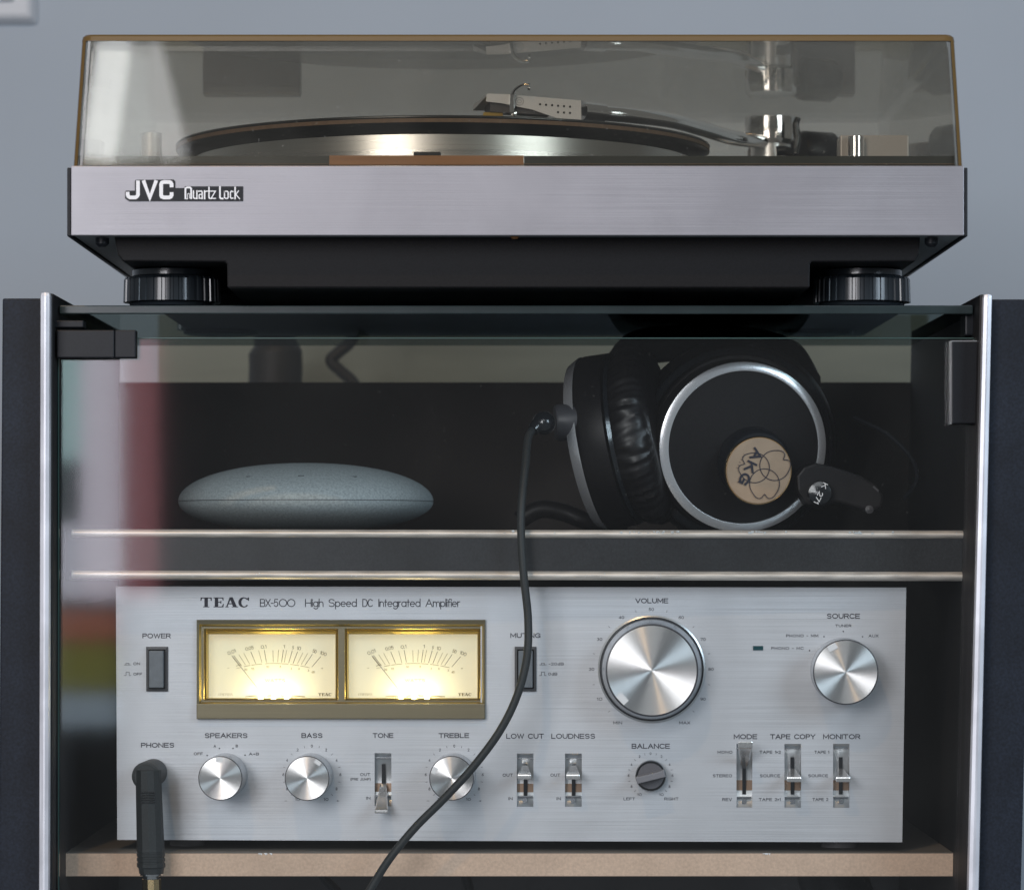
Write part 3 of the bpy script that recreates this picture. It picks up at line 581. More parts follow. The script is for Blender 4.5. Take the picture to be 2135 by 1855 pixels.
# the block and its post at the right, the little post at the left, hinges at the rear
pixbox('control_block', 1752, 1895, 282, 330, 1.840, 0.02, M['block'], tt, 0.0008)
mb = MB(); c = W(1784, 0, 1.838); lathe(mb, [(0.0001, 0.19), (0.0042, 0.19), (0.0042, (CY - 284) / F * 1.834), (0.0001, (CY - 284) / F * 1.834)], (c.x, 1.8365, 0), (0, 0, 1), 32); mb.build('control_post', M['chrome'], tt)
mb = MB(); c = W(316, 0, 1.85); lathe(mb, [(0.0001, 0.19), (0.0052, 0.19), (0.0052, 0.2125), (0.0001, 0.2125)], (c.x, 1.85, 0), (0, 0, 1), 32); mb.build('adaptor_post', M['block'], tt)
for a, b in ((-0.1836, -0.1256), (0.1415, 0.2047)):
    box('lid_hinge', (a, 2.140, zpt + 0.001), (b, 2.1545, 0.238), M['darkgrey'], tt, bevel=0.001)

# dust cover: a tapered acrylic shell with rounded corners
def rrect(x0, x1, y0, y1, r, z, n=6):
    out = []
    for (cx, cy, a0) in ((x1 - r, y1 - r, 0), (x0 + r, y1 - r, 90), (x0 + r, y0 + r, 180), (x1 - r, y0 + r, 270)):
        for i in range(n + 1):
            a = R(a0 + 90 * i / n); out.append(Vector((cx + r * math.cos(a), cy + r * math.sin(a), z)))
    return out
zl0, zl1 = zpt + 0.0002, (CY - 73) / F * 1.803
lx0, lx1 = txl + .0006, txr - .0002
xt0, xt1 = W(170, 0, 1.803).x, W(1991, 0, 1.803).x
def lidloop(k, ins, z): 
    a = lx0 + (xt0 - lx0) * k + ins; b = lx1 + (xt1 - lx1) * k - ins
    return rrect(a, b, TY + 0.0005 + 0.0045 * k + ins, 2.160 - 0.0045 * k - ins, max(0.005 - ins * 0.6, 0.002), z)
T = 0.003
loops = [lidloop(0, 0, zl0), lidloop(0.95, 0, zl0 + (zl1 - zl0) * 0.95), lidloop(0.985, 0.0004, zl0 + (zl1 - zl0) * 0.985), lidloop(1, 0.0014, zl1)]
inner = [lidloop(1, T + .0006, zl1 - T), lidloop(0.9, T, zl0 + (zl1 - zl0) * 0.88), lidloop(0, T, zl0)]
mb = MB(); n = len(loops[0]); allv = []
for lp in loops: allv += lp
fs = []
for j in range(len(loops) - 1):
    for i in range(n): fs.append((j*n+i, j*n+(i+1) % n, (j+1)*n+(i+1) % n, (j+1)*n+i))
o_ = len(loops) * n; fs.append(tuple((len(loops)-1)*n + i for i in range(n)))
for lp in inner: allv += lp
for j in range(len(inner) - 1):
    for i in range(n): fs.append((o_+j*n+i, o_+j*n+(i+1) % n, o_+(j+1)*n+(i+1) % n, o_+(j+1)*n+i))
fs.append(tuple(o_ + i for i in range(n)))
for i in range(n): fs.append((i, (i+1) % n, o_+(len(inner)-1)*n+(i+1) % n, o_+(len(inner)-1)*n+i))
mb.add(allv, fs); lid = mb.build('dust_cover', M['acryl'], tt)
# the amber-looking cut edges of the acrylic (top rim and the two front corners)
def edge_path(pts, w, h, nx, nz):
    pass
mb = MB(); zt0 = zl1 - 0.0032
o1 = lidloop(0.955, -0.00012, zt0); o2 = lidloop(0.985, 0.00025, zl1 - 0.0009); o3 = lidloop(1, 0.0013, zl1 + 0.0001); i1 = lidloop(0.955, 0.0028, zt0); i3 = lidloop(1, 0.0032, zl1 + 0.0001)
vs = o1 + o2 + o3 + i3 + i1; fs = []
for j in range(5):
    for i in range(n): fs.append((j*n+i, j*n+(i+1) % n, ((j+1) % 5)*n+(i+1) % n, ((j+1) % 5)*n+i))
fs = [f for f in fs if sum(vs[i].y < 1.85 for i in f) >= 4]
mb.add(vs, fs, 0, False); mb.build('cover_rim', M['ochre'], lid)
for s in (-1, 1):
    mb = MB(); vs = []
    for k in [i / 8 for i in range(9)]:
        z = zl0 + (zt0 - zl0) * k; kk = 0.955 * k
        x_o = (lx0 + (xt0 - lx0) * kk) if s < 0 else (lx1 + (xt1 - lx1) * kk)
        y0 = TY + 0.0005 + 0.0045 * kk; wth = 0.0024
        vs += [Vector((x_o - s * -0.0001 * 0 , y0 + 0.005, z)), Vector((x_o - s * 0.0008, y0 + 0.0012, z)), Vector((x_o - s * wth, y0 + 0.0001, z)), Vector((x_o - s * wth, y0 + 0.004, z))]
    fs = [(j*4+i, j*4+(i+1) % 4, (j+1)*4+(i+1) % 4, (j+1)*4+i) for j in range(8) for i in range(4)]
    mb.add(vs, fs); mb.build('cover_rim', M['ochre'], lid)

# badge on the fascia
mb = MB()
def plate(pts, d): 
    n = len(pts); a = [TP(x, y, d) for x, y in pts]; b = [TP(x, y, -0.0002) for x, y in pts]
    mb.add(a + b, [tuple(range(n))] + [(i, i + n, (i+1) % n + n, (i+1) % n) for i in range(n)])
def S(L): return [(240 + x / 6.877, 350 + y / 6.877) for x, y in L]
plate(S([(145,345),(160,330),(215,330),(285,330),(285,195),(300,175),(840,170),(862,195),(862,292),(1000,292),(1000,268),(1835,268),(1835,480),(200,480),(145,440)]), 0.0006)
bd = mb.build('name_badge', M['blackp'], tt)
mb = MB()
def TB(px, py, d): return TP(px, py, d + 0.00065)
ribbon(mb, TB, S([(330,212),(330,390),(318,412),(296,428),(215,428),(192,412),(182,390),(182,374)]), 7.6)
ribbon(mb, TB, S([(417,208),(500,432),(583,208)]), 7.6)
ribbon(mb, TB, S([(812,256),(812,240),(800,216),(780,207),(700,207),(672,216),(662,240),(662,395),(672,418),(700,428),(780,428),(800,418),(812,395),(812,380)]), 7.8)
mb.build('badge_lettering', M['white'], bd, fix=False)
mb = MB(); q = 3.6
def sr(*L, w=3.0): ribbon(mb, TB, S(L), w * 0.85)
sr((1010,440),(1010,300),(1030,285),(1075,285),(1092,300),(1092,440),w=4.2); sr((1040,450),(1040,380),(1058,370),(1070,380),(1070,440),w=1.6); sr((1010,440),(1030,450),w=2)       # Q
sr((1125,335),(1125,430),(1140,442),(1165,442),w=3.2); sr((1175,335),(1175,445),w=3.2)                           # u
sr((1200,340),(1240,336),(1250,350),(1250,445),w=3.0); sr((1250,385),(1215,385),(1205,400),(1208,440),(1245,440),w=2.8) # a
sr((1285,335),(1285,445),w=3.6); sr((1290,345),(1318,338),w=2.8)                                             # r
sr((1348,285),(1348,430),(1360,442),w=3.4); sr((1330,338),(1372,338),w=2.4)                                   # t
sr((1378,338),(1440,338),(1378,442),(1440,442),w=2.6)                                                        # z
sr((1505,280),(1505,430),(1520,444),(1545,444),w=4.0)                                                        # L
sr((1570,345),(1570,430),(1585,442),(1612,442),(1622,430),(1622,352),(1610,340),(1584,340),(1570,352),w=3.0)                                   # o (open topped)
sr((1690,345),(1668,338),(1655,355),(1655,425),(1668,442),(1690,438),w=3.0)                                  # c
sr((1722,285),(1722,445),w=3.6); sr((1770,335),(1732,385),(1785,445),w=2.6)                                   # k
mb.build('badge_lettering', M['white'], bd, fix=False)

# ================================================================== AMPLIFIER
AN = Vector((-0.0312, -1, 0)).normalized(); AO = W(1066, 1488, 1.885)
def AP(px, py, d=0.0):
    dr = Vector(((px - CX) / F, 1, (CY - py) / F)); k = AO.dot(AN) / dr.dot(AN)
    return dr * k + AN * d
zfoot = zs
amp = thing('amplifier', 'silver stereo amplifier with two glowing meters on the tan shelf', 'amplifier', (0, 1.98, zfoot))
HOLES = [(420, 1002, 1300, 1488), (307, 348.5, 1349, 1439), (1075, 1116, 1349, 1439),
         (781, 816, 1569, 1680), (1077.6, 1112.2, 1570, 1681), (1178, 1213, 1570, 1681),
         (1535.5, 1568.5, 1550, 1682.7), (1635.5, 1670.3, 1550, 1683), (1737, 1771, 1550, 1683)]
def corner(px, py):      # the faceplate is a hair out of square to the lens
    u = (px - 242) / (1889 - 242); v = (py - 1222) / (1752 - 1222)
    xl = 241.5 + 3 * v; xr = 1889.5 - 8.5 * v; yt = 1222 + 2.5 * u; yb = 1750 + 5 * u
    return xl + (xr - xl) * u, yt + (yb - yt) * v
xs = sorted({242, 1889} | {h[0] for h in HOLES} | {h[1] for h in HOLES}); ys = sorted({1222, 1752} | {h[2] for h in HOLES} | {h[3] for h in HOLES})
mb = MB(); idx = {}; th = 0.004; vs = []
def gp(i, j, b):
    k = (i, j, b)
    if k not in idx:
        x, y = xs[i], ys[j]
        if i in (0, len(xs)-1) or j in (0, len(ys)-1):
            cxx, cyy = corner(x, y); x = cxx if i in (0, len(xs)-1) else x; y = cyy if j in (0, len(ys)-1) else y
        idx[k] = len(vs); vs.append(AP(x, y, 0 if not b else -th))
    return idx[k]
def hole(i, j): 
    if i < 0 or j < 0 or i >= len(xs)-1 or j >= len(ys)-1: return True
    cx, cy = (xs[i]+xs[i+1])/2, (ys[j]+ys[j+1])/2
    return any(h[0] < cx < h[1] and h[2] < cy < h[3] for h in HOLES)
fs = []
for i in range(len(xs)-1):
    for j in range(len(ys)-1):
        if hole(i, j): continue
        fs.append((gp(i,j,0), gp(i,j+1,0), gp(i+1,j+1,0), gp(i+1,j,0)))
        if hole(i-1, j): fs.append((gp(i,j,0), gp(i,j,1), gp(i,j+1,1), gp(i,j+1,0)))
        if hole(i+1, j): fs.append((gp(i+1,j,0), gp(i+1,j+1,0), gp(i+1,j+1,1), gp(i+1,j,1)))
        if hole(i, j-1): fs.append((gp(i,j,0), gp(i+1,j,0), gp(i+1,j,1), gp(i,j,1)))
        if hole(i, j+1): fs.append((gp(i,j+1,0), gp(i,j+1,1), gp(i+1,j+1,1), gp(i+1,j+1,0)))
mb.add(vs, fs); fp = mb.build('faceplate', M['brush2'], amp, fix=False)
def aq(x0, x1, y0, y1, d): return [AP(x0, y0, d), AP(x1, y0, d), AP(x1, y1, d), AP(x0, y1, d)]
def abox(mb, x0, x1, y0, y1, d0, d1, mi=0): return hexa(mb, aq(x0, x1, y0, y1, d1), aq(x0, x1, y0, y1, d0), mi)
mb = MB(); abox(mb, 250, 1874, 1230, 1745, -0.19, -0.0165); mb.build('cabinet', M['blackp'], amp)
mb = MB()
for (a, b, c, d) in ((243, 1887, 1223.5, 1229.5), (243, 1887, 1745.5, 1750), (243, 249.5, 1229.6, 1745.4), (1874.5, 1884, 1229.6, 1745.4)): abox(mb, a, b, c, d, -0.0164, -0.0041)
mb.build('cabinet_lip', M['blackp'], amp)
for px in (374, 1757):
    mb = MB(); c = AP(px, 1750, -0.035)
    lathe(mb, [(0.0095, 0), (0.0095, 0.0020), (0.0088, 0.0100)], (c.x, c.y, zfoot), (0, 0, 1), 32); mb.build('amplifier_foot', mat('foot_plastic', (0.30, 0.29, 0.30), 0.5), amp)
# --- printed labels
LAB = [('POWER',297,356,1325,10.2,1.5),('PHONES',294,363.4,1552.8,10.2,1.5),('SPEAKERS',426.7,516.2,1532.8,10.4,1.5),('BASS',628.5,672.5,1532.7,10.2,1.5),
 ('TONE',777,820.2,1532.7,10.2,1.5),('TREBLE',914.5,978,1532.7,10.2,1.5),('LOW CUT',1055.5,1134,1534,10.6,1.4),('LOUDNESS',1149.5,1240.8,1534,10.6,1.4),
 ('BALANCE',1317,1396.7,1554.8,10.6,1.5),('VOLUME',1324.6,1393.2,1252,10.4,1.5),('MODE',1529.8,1578.7,1535,10.3,1.5),('TAPE COPY',1605.7,1700,1535,10.3,1.5),
 ('MONITOR',1716,1793.6,1535,10.3,1.5),('SOURCE',1723.8,1792.8,1284,10.6,1.5),('MUTING',1064,1127,1324.3,10.2,1.5)]
SM = [('ON',278,292,1383,6,1.0),('OFF',278,296,1404.7,6,1.0),('A',445.5,450.5,1554.8,5.6,0.9),('B',491.5,496,1554.5,5.6,0.9),('OFF',404,423,1570.6,6,1.0),('A+B',519,540,1571,6,1.0),
 ('OUT',751,772,1613.8,6.4,1.0),('(PRE JUMP)',730.7,772.7,1623.7,5.4,0.85),('IN',763.7,772.4,1663,6,1.0),('OUT',1048,1069.3,1615,6.4,1.0),('IN',1060,1068.8,1664,6,1.0),
 ('OUT',1147.6,1168,1615,6.4,1.0),('IN',1160.4,1169.3,1664,6,1.0),('LEFT',1300,1324,1664.5,6,0.9),('RIGHT',1385,1414.7,1664.5,6,0.9),
 ('MONO',1496,1527,1567.2,6.2,1.0),('STEREO',1486,1526.3,1616.4,6.2,1.0),('REV',1505.7,1526,1665.8,6.2,1.0),('TAPE 1>2',1583.5,1627.9,1567.2,6.2,1.0),
 ('SOURCE',1584.2,1626.6,1616.4,6.2,1.0),('TAPE 2>1',1582,1627.5,1665.8,6.2,1.0),('TAPE 1',1698,1728.7,1567.2,6.2,1.0),('SOURCE',1685,1726.4,1616.4,6.2,1.0),('TAPE 2',1693.8,1727,1665.8,6.2,1.0),
 ('TUNER',1741.5,1775,1304,5.6,0.95),('PHONO - MM',1639,1706,1324.8,6,0.95),('PHONO - MC',1608,1675.7,1351,6,0.95),('AUX',1810.7,1831.6,1325,6,0.95),
 ('-20dB',1144,1175.4,1383.5,6,0.9),('0dB',1143,1162,1404.5,6,0.9),('MIN',1278.5,1297,1506,6.2,0.95),('MAX',1416,1439,1506,6.2,0.95)]
for (s, a, b, y, h, w) in LAB: mb = MB(); text(mb, AP, s, a, b, y, h, w + 0.35, gap=0.30); mb.build('printed_label', M['ink'], fp, fix=False)
mb = MB()
for (s, a, b, y, h, w) in SM: text(mb, AP, s, a, b, y, h, w + 0.12, gap=0.38)
for sx in (259, 1125):   # push in / push out symbols
    ribbon(mb, AP, [(sx, 1385.5), (sx+14, 1385.5)], 0.9); ribbon(mb, AP, [(sx+3.5, 1385), (sx+3.5, 1382), (sx+10, 1382), (sx+10, 1385)], 0.9)
    ribbon(mb, AP, [(sx, 1407.5), (sx+4, 1407.5), (sx+4, 1400.5), (sx+10.5, 1400.5), (sx+10.5, 1407.5), (sx+14, 1407.5)], 0.9)
for (x, y) in ((457.5,1559.4),(485.8,1559.4),(432,1574),(511,1573.5),(1758.2,1315.8),(1718,1326.7),(1798.3,1326.7),(1687.8,1355.7)):
    polyf(mb, AP, [(x + 1.6*math.cos(a), y + 1.6*math.sin(a)) for a in [k*math.pi/5 for k in range(10)]])
def ring(cx, cy, r, labels, rt, h, w=0.95, wd=6, start=240, stepa=30, ticks=True):
    n = len(labels)
    for i, s in enumerate(labels):
        a = R(start - stepa * i)
        if s:
            ww = wd * (len(s) if len(s) > 1 else 0.8); x, y = cx + r*math.cos(a), cy - r*math.sin(a)
            text(mb, AP, s, x - ww/2, x + ww/2, y, h, w, gap=0.3)
        if ticks and i < n - 1:
            a2 = R(start - stepa * (i + 0.5)); ribbon(mb, AP, [(cx + (rt-1.8)*math.cos(a2), cy - (rt-1.8)*math.sin(a2)), (cx + (rt+1.8)*math.cos(a2), cy - (rt+1.8)*math.sin(a2))], 0.8)
ring(1358, 1394.5, 124.5, ['', '10', '20', '30', '40', '50', '60', '70', '80', '90', ''], 124.5, 6.2, 1.0, 5.6)
for cx in (650.2, 947):
    ring(cx, 1614, 59.5, ['10', '8', '6', '4', '2', '0', '2', '4', '6', '8', '10'], 59.5, 6.0, 0.95, 5.0)
    text(mb, AP, '-', cx-57, cx-52, 1668.6, 6, 0.9); text(mb, AP, '+', cx+51.5, cx+57, 1668.6, 6, 0.9)
ring(1356.3, 1616, 45.8, ['10', '8', '6', '4', '2', '0', '2', '4', '6', '8', '10'], 45.8, 5.4, 0.85, 4.6)
mb.build('printed_scale', M['inksoft'], fp, fix=False, kind='stuff')
# maker name in slab serif capitals
def serif(mb, x0, x1, y0, y1, fr, mi=0):
    s = (x1 - x0) / 645.0; sy = (y1 - y0) / 130.0
    def q(L): return [(x0 + (x - 118) * s, y0 + (y - 95) * sy) for x, y in L]
    def P(L): _step[0] = (_step[0] + 1) % 12; polyf(mb, fr, q(L), 0.00008 + _step[0] * 0.000006, mi)
    # T
    P([(118,95),(265,95),(268,140),(255,140),(248,108),(215,107),(215,215),(235,217),(235,225),(148,225),(148,217),(168,215),(168,107),(136,108),(126,140),(115,140)])
    # E
    P([(288,95),(422,95),(424,135),(412,135),(404,108),(352,107),(352,152),(352,162),(352,215),(402,213),(416,180),(428,180),(422,225),(288,225),(288,217),(306,215),(306,107),(288,104)])
    P([(350,152),(378,151),(386,138),(394,138),(394,178),(386,178),(378,164),(350,163)])
    # A
    P([(505,92),(545,92),(600,215),(618,217),(618,225),(532,225),(532,217),(548,215),(515,128),(475,215),(494,217),(494,225),(446,225),(446,217),(460,215)])
    P([(484,172),(540,172),(545,185),(478,185)])
    # C
    _o = A(692, 160, 72, 68, 40, 325, 26); _i = A(700, 160, 38, 53, 325, 40, 26); n = len(_o)
    _step[0] += 1; d = 0.00008 + (_step[0] % 12) * 0.000006
    pts = [AP_(fr, q([(p[0], 320 - p[1])])[0], d) for p in _o] + [AP_(fr, q([(p[0], 320 - p[1])])[0], d) for p in reversed(_i)]
    mb.add(pts, [(i, i+1, n+i+1, n+i) for i in range(n-1)], mi)
    P([(735,112),(752,95),(763,95),(763,140),(752,140)])
def AP_(fr, xy, d): return fr(xy[0], xy[1], d)
mb = MB(); serif(mb, 418.4, 519.2, 1245, 1265.5, AP); mb.build('maker_name', M['ink'], fp, fix=False)
mb = MB()
Yc, Hc = 1256.5, 16.6
for s, a, b in (('BX-5', 541.9, 580.5), ('QQ', 581.5, 615.8), ('High', 636, 674.5), ('Speed', 684.5, 744), ('DC', 755.5, 777.5), ('Integrated', 789, 876.8), ('Amplifier', 887, 959)):
    text(mb, AP, s, a, b, Yc, Hc, 1.8, gap=0.17 if s not in ('QQ',) else 0.12)
mb.build('model_name', M['ink'], fp, fix=False)
# --- buttons
def frame_ring(mb, O, I, d0, d1, mi=0):   # sloped rectangular ring
    a = [AP(O[0],O[2],d0),AP(O[1],O[2],d0),AP(O[1],O[3],d0),AP(O[0],O[3],d0)]; b = [AP(I[0],I[2],d1),AP(I[1],I[2],d1),AP(I[1],I[3],d1),AP(I[0],I[3],d1)]
    mb.add(a + b, [(0,1,5,4),(1,2,6,5),(2,3,7,6),(3,0,4,7)], mi)
for x0 in (305.3, 1073.2):
    mb = MB(); O = (x0, x0+45, 1347.5, 1440.5); I = (x0+5, x0+40, 1353, 1435)
    frame_ring(mb, O, O, 0.0001, 0.0012); frame_ring(mb, O, I, 0.0012, 0.0014); frame_ring(mb, I, I, 0.0014, -0.014)
    fr_ = mb.build('button_frame', M['darkgrey'], amp)
    mb = MB(); a = [AP(I[0],I[2],-0.0139),AP(I[1],I[2],-0.0139),AP(I[1],I[3],-0.0139),AP(I[0],I[3],-0.0139)]; mb.add(a, [(3,2,1,0)]); mb.build('frame_back', M['blackp'], fr_)
    mb = MB(); bw = (I[0]+2.8, I[1]-2.5, I[2]+2.5, I[3]-2.5); abox(mb, bw[0], bw[1], bw[2], bw[3], -0.012, 0.004 if x0 > 900 else 0.0055)
    mb.build('push_button', M['switchgrey'], fr_, bevel=0.0005)
# --- knobs
def knob(name, px, py, r_face, r_base, depth, mang, msz, label, ring_r=None, rimd=None):
    c = AP(px, py, 0.0002); mb = MB(); k = c.y / F
    rf, rb = r_face * k * (c.y - depth) / c.y, r_base * k
    lathe(mb, [(rb, 0), (rb, 0.0015), (rb * 0.985, 0.003), (rf * 1.03, depth - 0.0012), (rf * 1.02, depth - 0.0006)], c, AN, 72)
    kb = mb.build(name, M['knobside'], amp, label=label)
    mb = MB(); lathe(mb, [(rf * 1.022, depth - 0.0007), (rf * 1.022, depth - 0.0001), (rf * 0.985, depth + 0.00005)], c, AN, 96); mb.build('knob_rim', M['rim'], kb)
    mb = MB(); n = 96; ax, u, v = axes(AN); cc = c + AN * (depth + 0.0001)
    vs = [cc] ; fs = []
    for j in range(1, 6):
        for i in range(n): a = 2*math.pi*i/n; vs.append(cc + (u*math.cos(a) + v*math.sin(a)) * rf * 0.985 * j / 5)
    for i in range(n): fs.append((0, 1+i, 1+(i+1) % n))
    for j in range(4):
        for i in range(n): fs.append((1+j*n+i, 1+(j+1)*n+i, 1+(j+1)*n+(i+1) % n, 1+j*n+(i+1) % n))
    mb.add(vs, fs); mb.build('knob_face', M['spun'], kb)
    a = R(mang); rr = Vector((1, -0.0312, 0)) * math.cos(a) + Vector((0, 0, 1)) * math.sin(a); tg = Vector((1, -0.0312, 0)) * -math.sin(a) + Vector((0, 0, 1)) * math.cos(a)
    mw, mh = msz; mc = cc + rr * (rf * 0.985 - mh * k * 0.55)
    q = [mc + tg * mw*k/2 + rr * mh*k/2, mc - tg * mw*k/2 + rr * mh*k/2, mc - tg * mw*k/2 - rr * mh*k/2, mc + tg * mw*k/2 - rr * mh*k/2]
    mb = MB(); hexa(mb, [p + AN * 0.0004 for p in q], q); mb.build('pointer_mark', M['white'], kb)
    if ring_r:
        mb = MB(); lathe(mb, [(ring_r[0]*k, 0), (ring_r[0]*k, 0.0008), (ring_r[1]*k, 0.0012), (ring_r[1]*k, -0.0)], c, AN, 96, caps=False); mb.build('knob_ring', M['satin'], kb)
        mb = MB(); lathe(mb, [(ring_r[1]*k*0.999, 0.0001), (rb * 1.001, 0.0002)], c, AN, 96, caps=False); mb.build('knob_groove', M['rim'], kb)
    return kb
knob('volume_knob', 1358.6, 1394.2, 94.5, 106, 0.022, 223.5, (24, 14), 'largest spun metal knob with white pointer at lower left', ring_r=(112, 108.5))
knob('source_knob', 1757.8, 1397.6, 66.5, 68.5, 0.022, 118, (19, 12.5), 'medium spun metal knob under the word SOURCE')
knob('speakers_knob', 470, 1615.6, 45, 46.5, 0.024, 93, (14, 9.5), 'small spun metal knob under the word SPEAKERS')
knob('bass_knob', 648.6, 1615.8, 45.5, 46.5, 0.024, 56, (14, 8.5), 'small spun metal knob under the word BASS')
knob('treble_knob', 945.8, 1615.8, 45.5, 46.5, 0.023, 156, (14, 9.5), 'small spun metal knob behind the cable')
# balance knob with its bar
c = AP(1356.6, 1615.4, 0.0002); k = c.y / F; mb = MB()
lathe(mb, [(32*k, 0), (32*k, 0.006), (30.5*k, 0.0068), (27*k, 0.0068)], c, AN, 64); kb = mb.build('balance_knob', M['blackg'], amp, label='small black ringed knob with a grey bar across it')
mb = MB(); lathe(mb, [(26.8*k, 0.0066), (26.8*k, 0.0078), (26*k, 0.0082)], c, AN, 64); mb.build('knob_disc', mat('knob_disc_grey', (0.13, 0.125, 0.14), 0.4), kb)
mb = MB(); ang = R(14); U = Vector((1, -0.0312, 0)) * math.cos(ang) + Vector((0, 0, 1)) * math.sin(ang); V = AN.cross(U)
def bq(l0, l1, w, d): return [c + U*l0*k - V*w*k + AN*d, c + U*l1*k - V*w*k + AN*d, c + U*l1*k + V*w*k + AN*d, c + U*l0*k + V*w*k + AN*d]
hexa(mb, bq(-31, 29, 6.6, 0.0165), bq(-27, 30, 8.2, 0.008)); mb.build('grip_bar', mat('grey_knob', (0.24, 0.235, 0.26), 0.4), kb, bevel=0.0004)
# --- lever switches
M['copper'] = mat('brown_slot_plate', (0.30, 0.20, 0.14), 0.35, 0.5)
def lever(i, y_root, y_tip0, y_tip1, length, tipw, kind, label):
    x0, x1, y0, y1 = HOLES[i]; xc = (x0 + x1) / 2
    mb = MB(); H = (x0, x1, y0, y1); n = 14; vs = []      # concave pocket behind the opening
    for j in range(n + 1):
        u = j / n; y = y0 + (y1 - y0) * u; dd = -0.0018 - 0.0045 * math.sin(math.pi * u) ** 0.6
        vs += [AP(x0 - 1, y, dd), AP(x1 + 1, y, dd)]
    mb.add(vs, [(2*j, 2*j+1, 2*j+3, 2*j+2) for j in range(n)], 0, True)
    sw = mb.build('lever_switch', M['satin'], amp, label=label)
    mb = MB()
    for (a, b) in ((0.62, 0.78), (0.30, 0.46) if kind == 3 else (0.62, 0.78)):
        pass
    ya, yb = y0 + (y1-y0)*0.58, y0 + (y1-y0)*0.74
    mb.add([AP(x0-0.5, ya, -0.0060), AP(x1+0.5, ya, -0.0060), AP(x1+0.5, yb, -0.0053), AP(x0-0.5, yb, -0.0053)], [(0,1,2,3)]); mb.build('pocket_plate', M['copper'], sw)
    mb = MB(); ya, yb = y0 + (y1-y0)*0.22, y0 + (y1-y0)*0.80
    hexa(mb, aq(xc-3.8, xc+3.8, ya, yb, -0.0010 - 0.0034), aq(xc-3.8, xc+3.8, ya, yb, -0.009)); mb.build('lever_slot', M['blackp'], sw)
    for yy in (y0 + 9, y1 - 22):
        mb = MB(); hexa(mb, aq(x0+1.5, x1-1.5, yy, yy+2.2, -0.0008 if 0 else -0.0022), aq(x0+1.5, x1-1.5, yy, yy+2.2, -0.0060)); mb.build('pocket_bar', M['knobside'], sw)
    mb = MB(); hexa(mb, aq(xc-5, xc+4, y1-17, y1-8, -0.0022), aq(xc-5, xc+4, y1-17, y1-8, -0.006)); mb.build('pocket_bar', M['knobside'], sw)
    # chrome paddle, narrow at the root, wide at the tip
    mb = MB(); yr = y_root; yt0, yt1 = y_tip0, y_tip1; hw = tipw / 2
    root = [AP(xc-7, yr-7, -0.004), AP(xc+7, yr-7, -0.004), AP(xc+7, yr+7, -0.004), AP(xc-7, yr+7, -0.004)]
    tip = [AP(xc-hw, yt0, length), AP(xc+hw, yt0, length), AP(xc+hw, yt1, length), AP(xc-hw, yt1, length)]
    mid = [(a * 0.45 + b * 0.55) for a, b in zip(root, tip)]
    if kind != 0: pass
    mb.add(root + mid + tip, [(3,2,1,0),(8,9,10,11)] + [(4*j+i, 4*j+(i+1) % 4, 4*j+4+(i+1) % 4, 4*j+4+i) for j in range(2) for i in range(4)])
    mb.build('lever', M['lever'], sw, bevel=0.0007)
lever(3, 1640, 1684, 1692, 0.013, 29, 0, 'chrome lever pushed down under the word TONE')
lever(4, 1602, 1610, 1621, 0.015, 29, 1, 'chrome lever at mid height under LOW CUT')
lever(5, 1602, 1610, 1621, 0.015, 29, 1, 'chrome lever at mid height under LOUDNESS')
lever(6, 1597, 1541, 1555, 0.017, 31, 3, 'chrome lever pushed up under the word MODE')
lever(7, 1609, 1615, 1626, 0.016, 30, 3, 'chrome lever in the middle under TAPE COPY')
lever(8, 1609, 1615, 1626, 0.016, 30, 3, 'chrome lever in the middle under MONITOR')
mb = MB(); abox(mb, 1570, 1591, 1346, 1355, -0.001, 0.0006); mb.build('indicator_lamp', M['led'], amp)

# --- meters
mb = MB()
O = (411, 1012, 1291.5, 1498)
frame_ring(mb, O, O, 0.0001, 0.0022); frame_ring(mb, O, (416, 1008, 1301, 1467), 0.0022, 0.0018)
bz = mb.build('meter_bezel', M['bezel'], amp)
mb = MB(); abox(mb, 411.5, 1011.5, 1466, 1497.5, 0.0015, 0.0040); mb.build('bezel_lip', M['bezel'], bz, bevel=0.0004)
mb = MB(); frame_ring(mb, (416, 1008, 1301, 1467), (421, 1004, 1306, 1463), 0.0018, -0.0006); mb.build('bezel_step', M['gold'], bz)
WN = [(432, 698, 1322, 1455), (725.5, 994.5, 1322, 1455)]
mb = MB(); xs2 = [421, 424.5, 705, 718.5, 1001.5, 1004]; 
def flatq(a, b, c, d_, dp): mb.add(aq(a, b, c, d_, dp), [(3, 2, 1, 0)])
flatq(421, 1004, 1306, 1310, -0.0006); flatq(421, 1004, 1459.5, 1463, -0.0006); flatq(421, 424.5, 1310, 1459.5, -0.0006); flatq(705, 718.5, 1310, 1459.5, -0.0006); flatq(1001.5, 1004, 1310, 1459.5, -0.0006)
mb.build('bezel_plate', M['bezel'], bz)
DD = 0.011
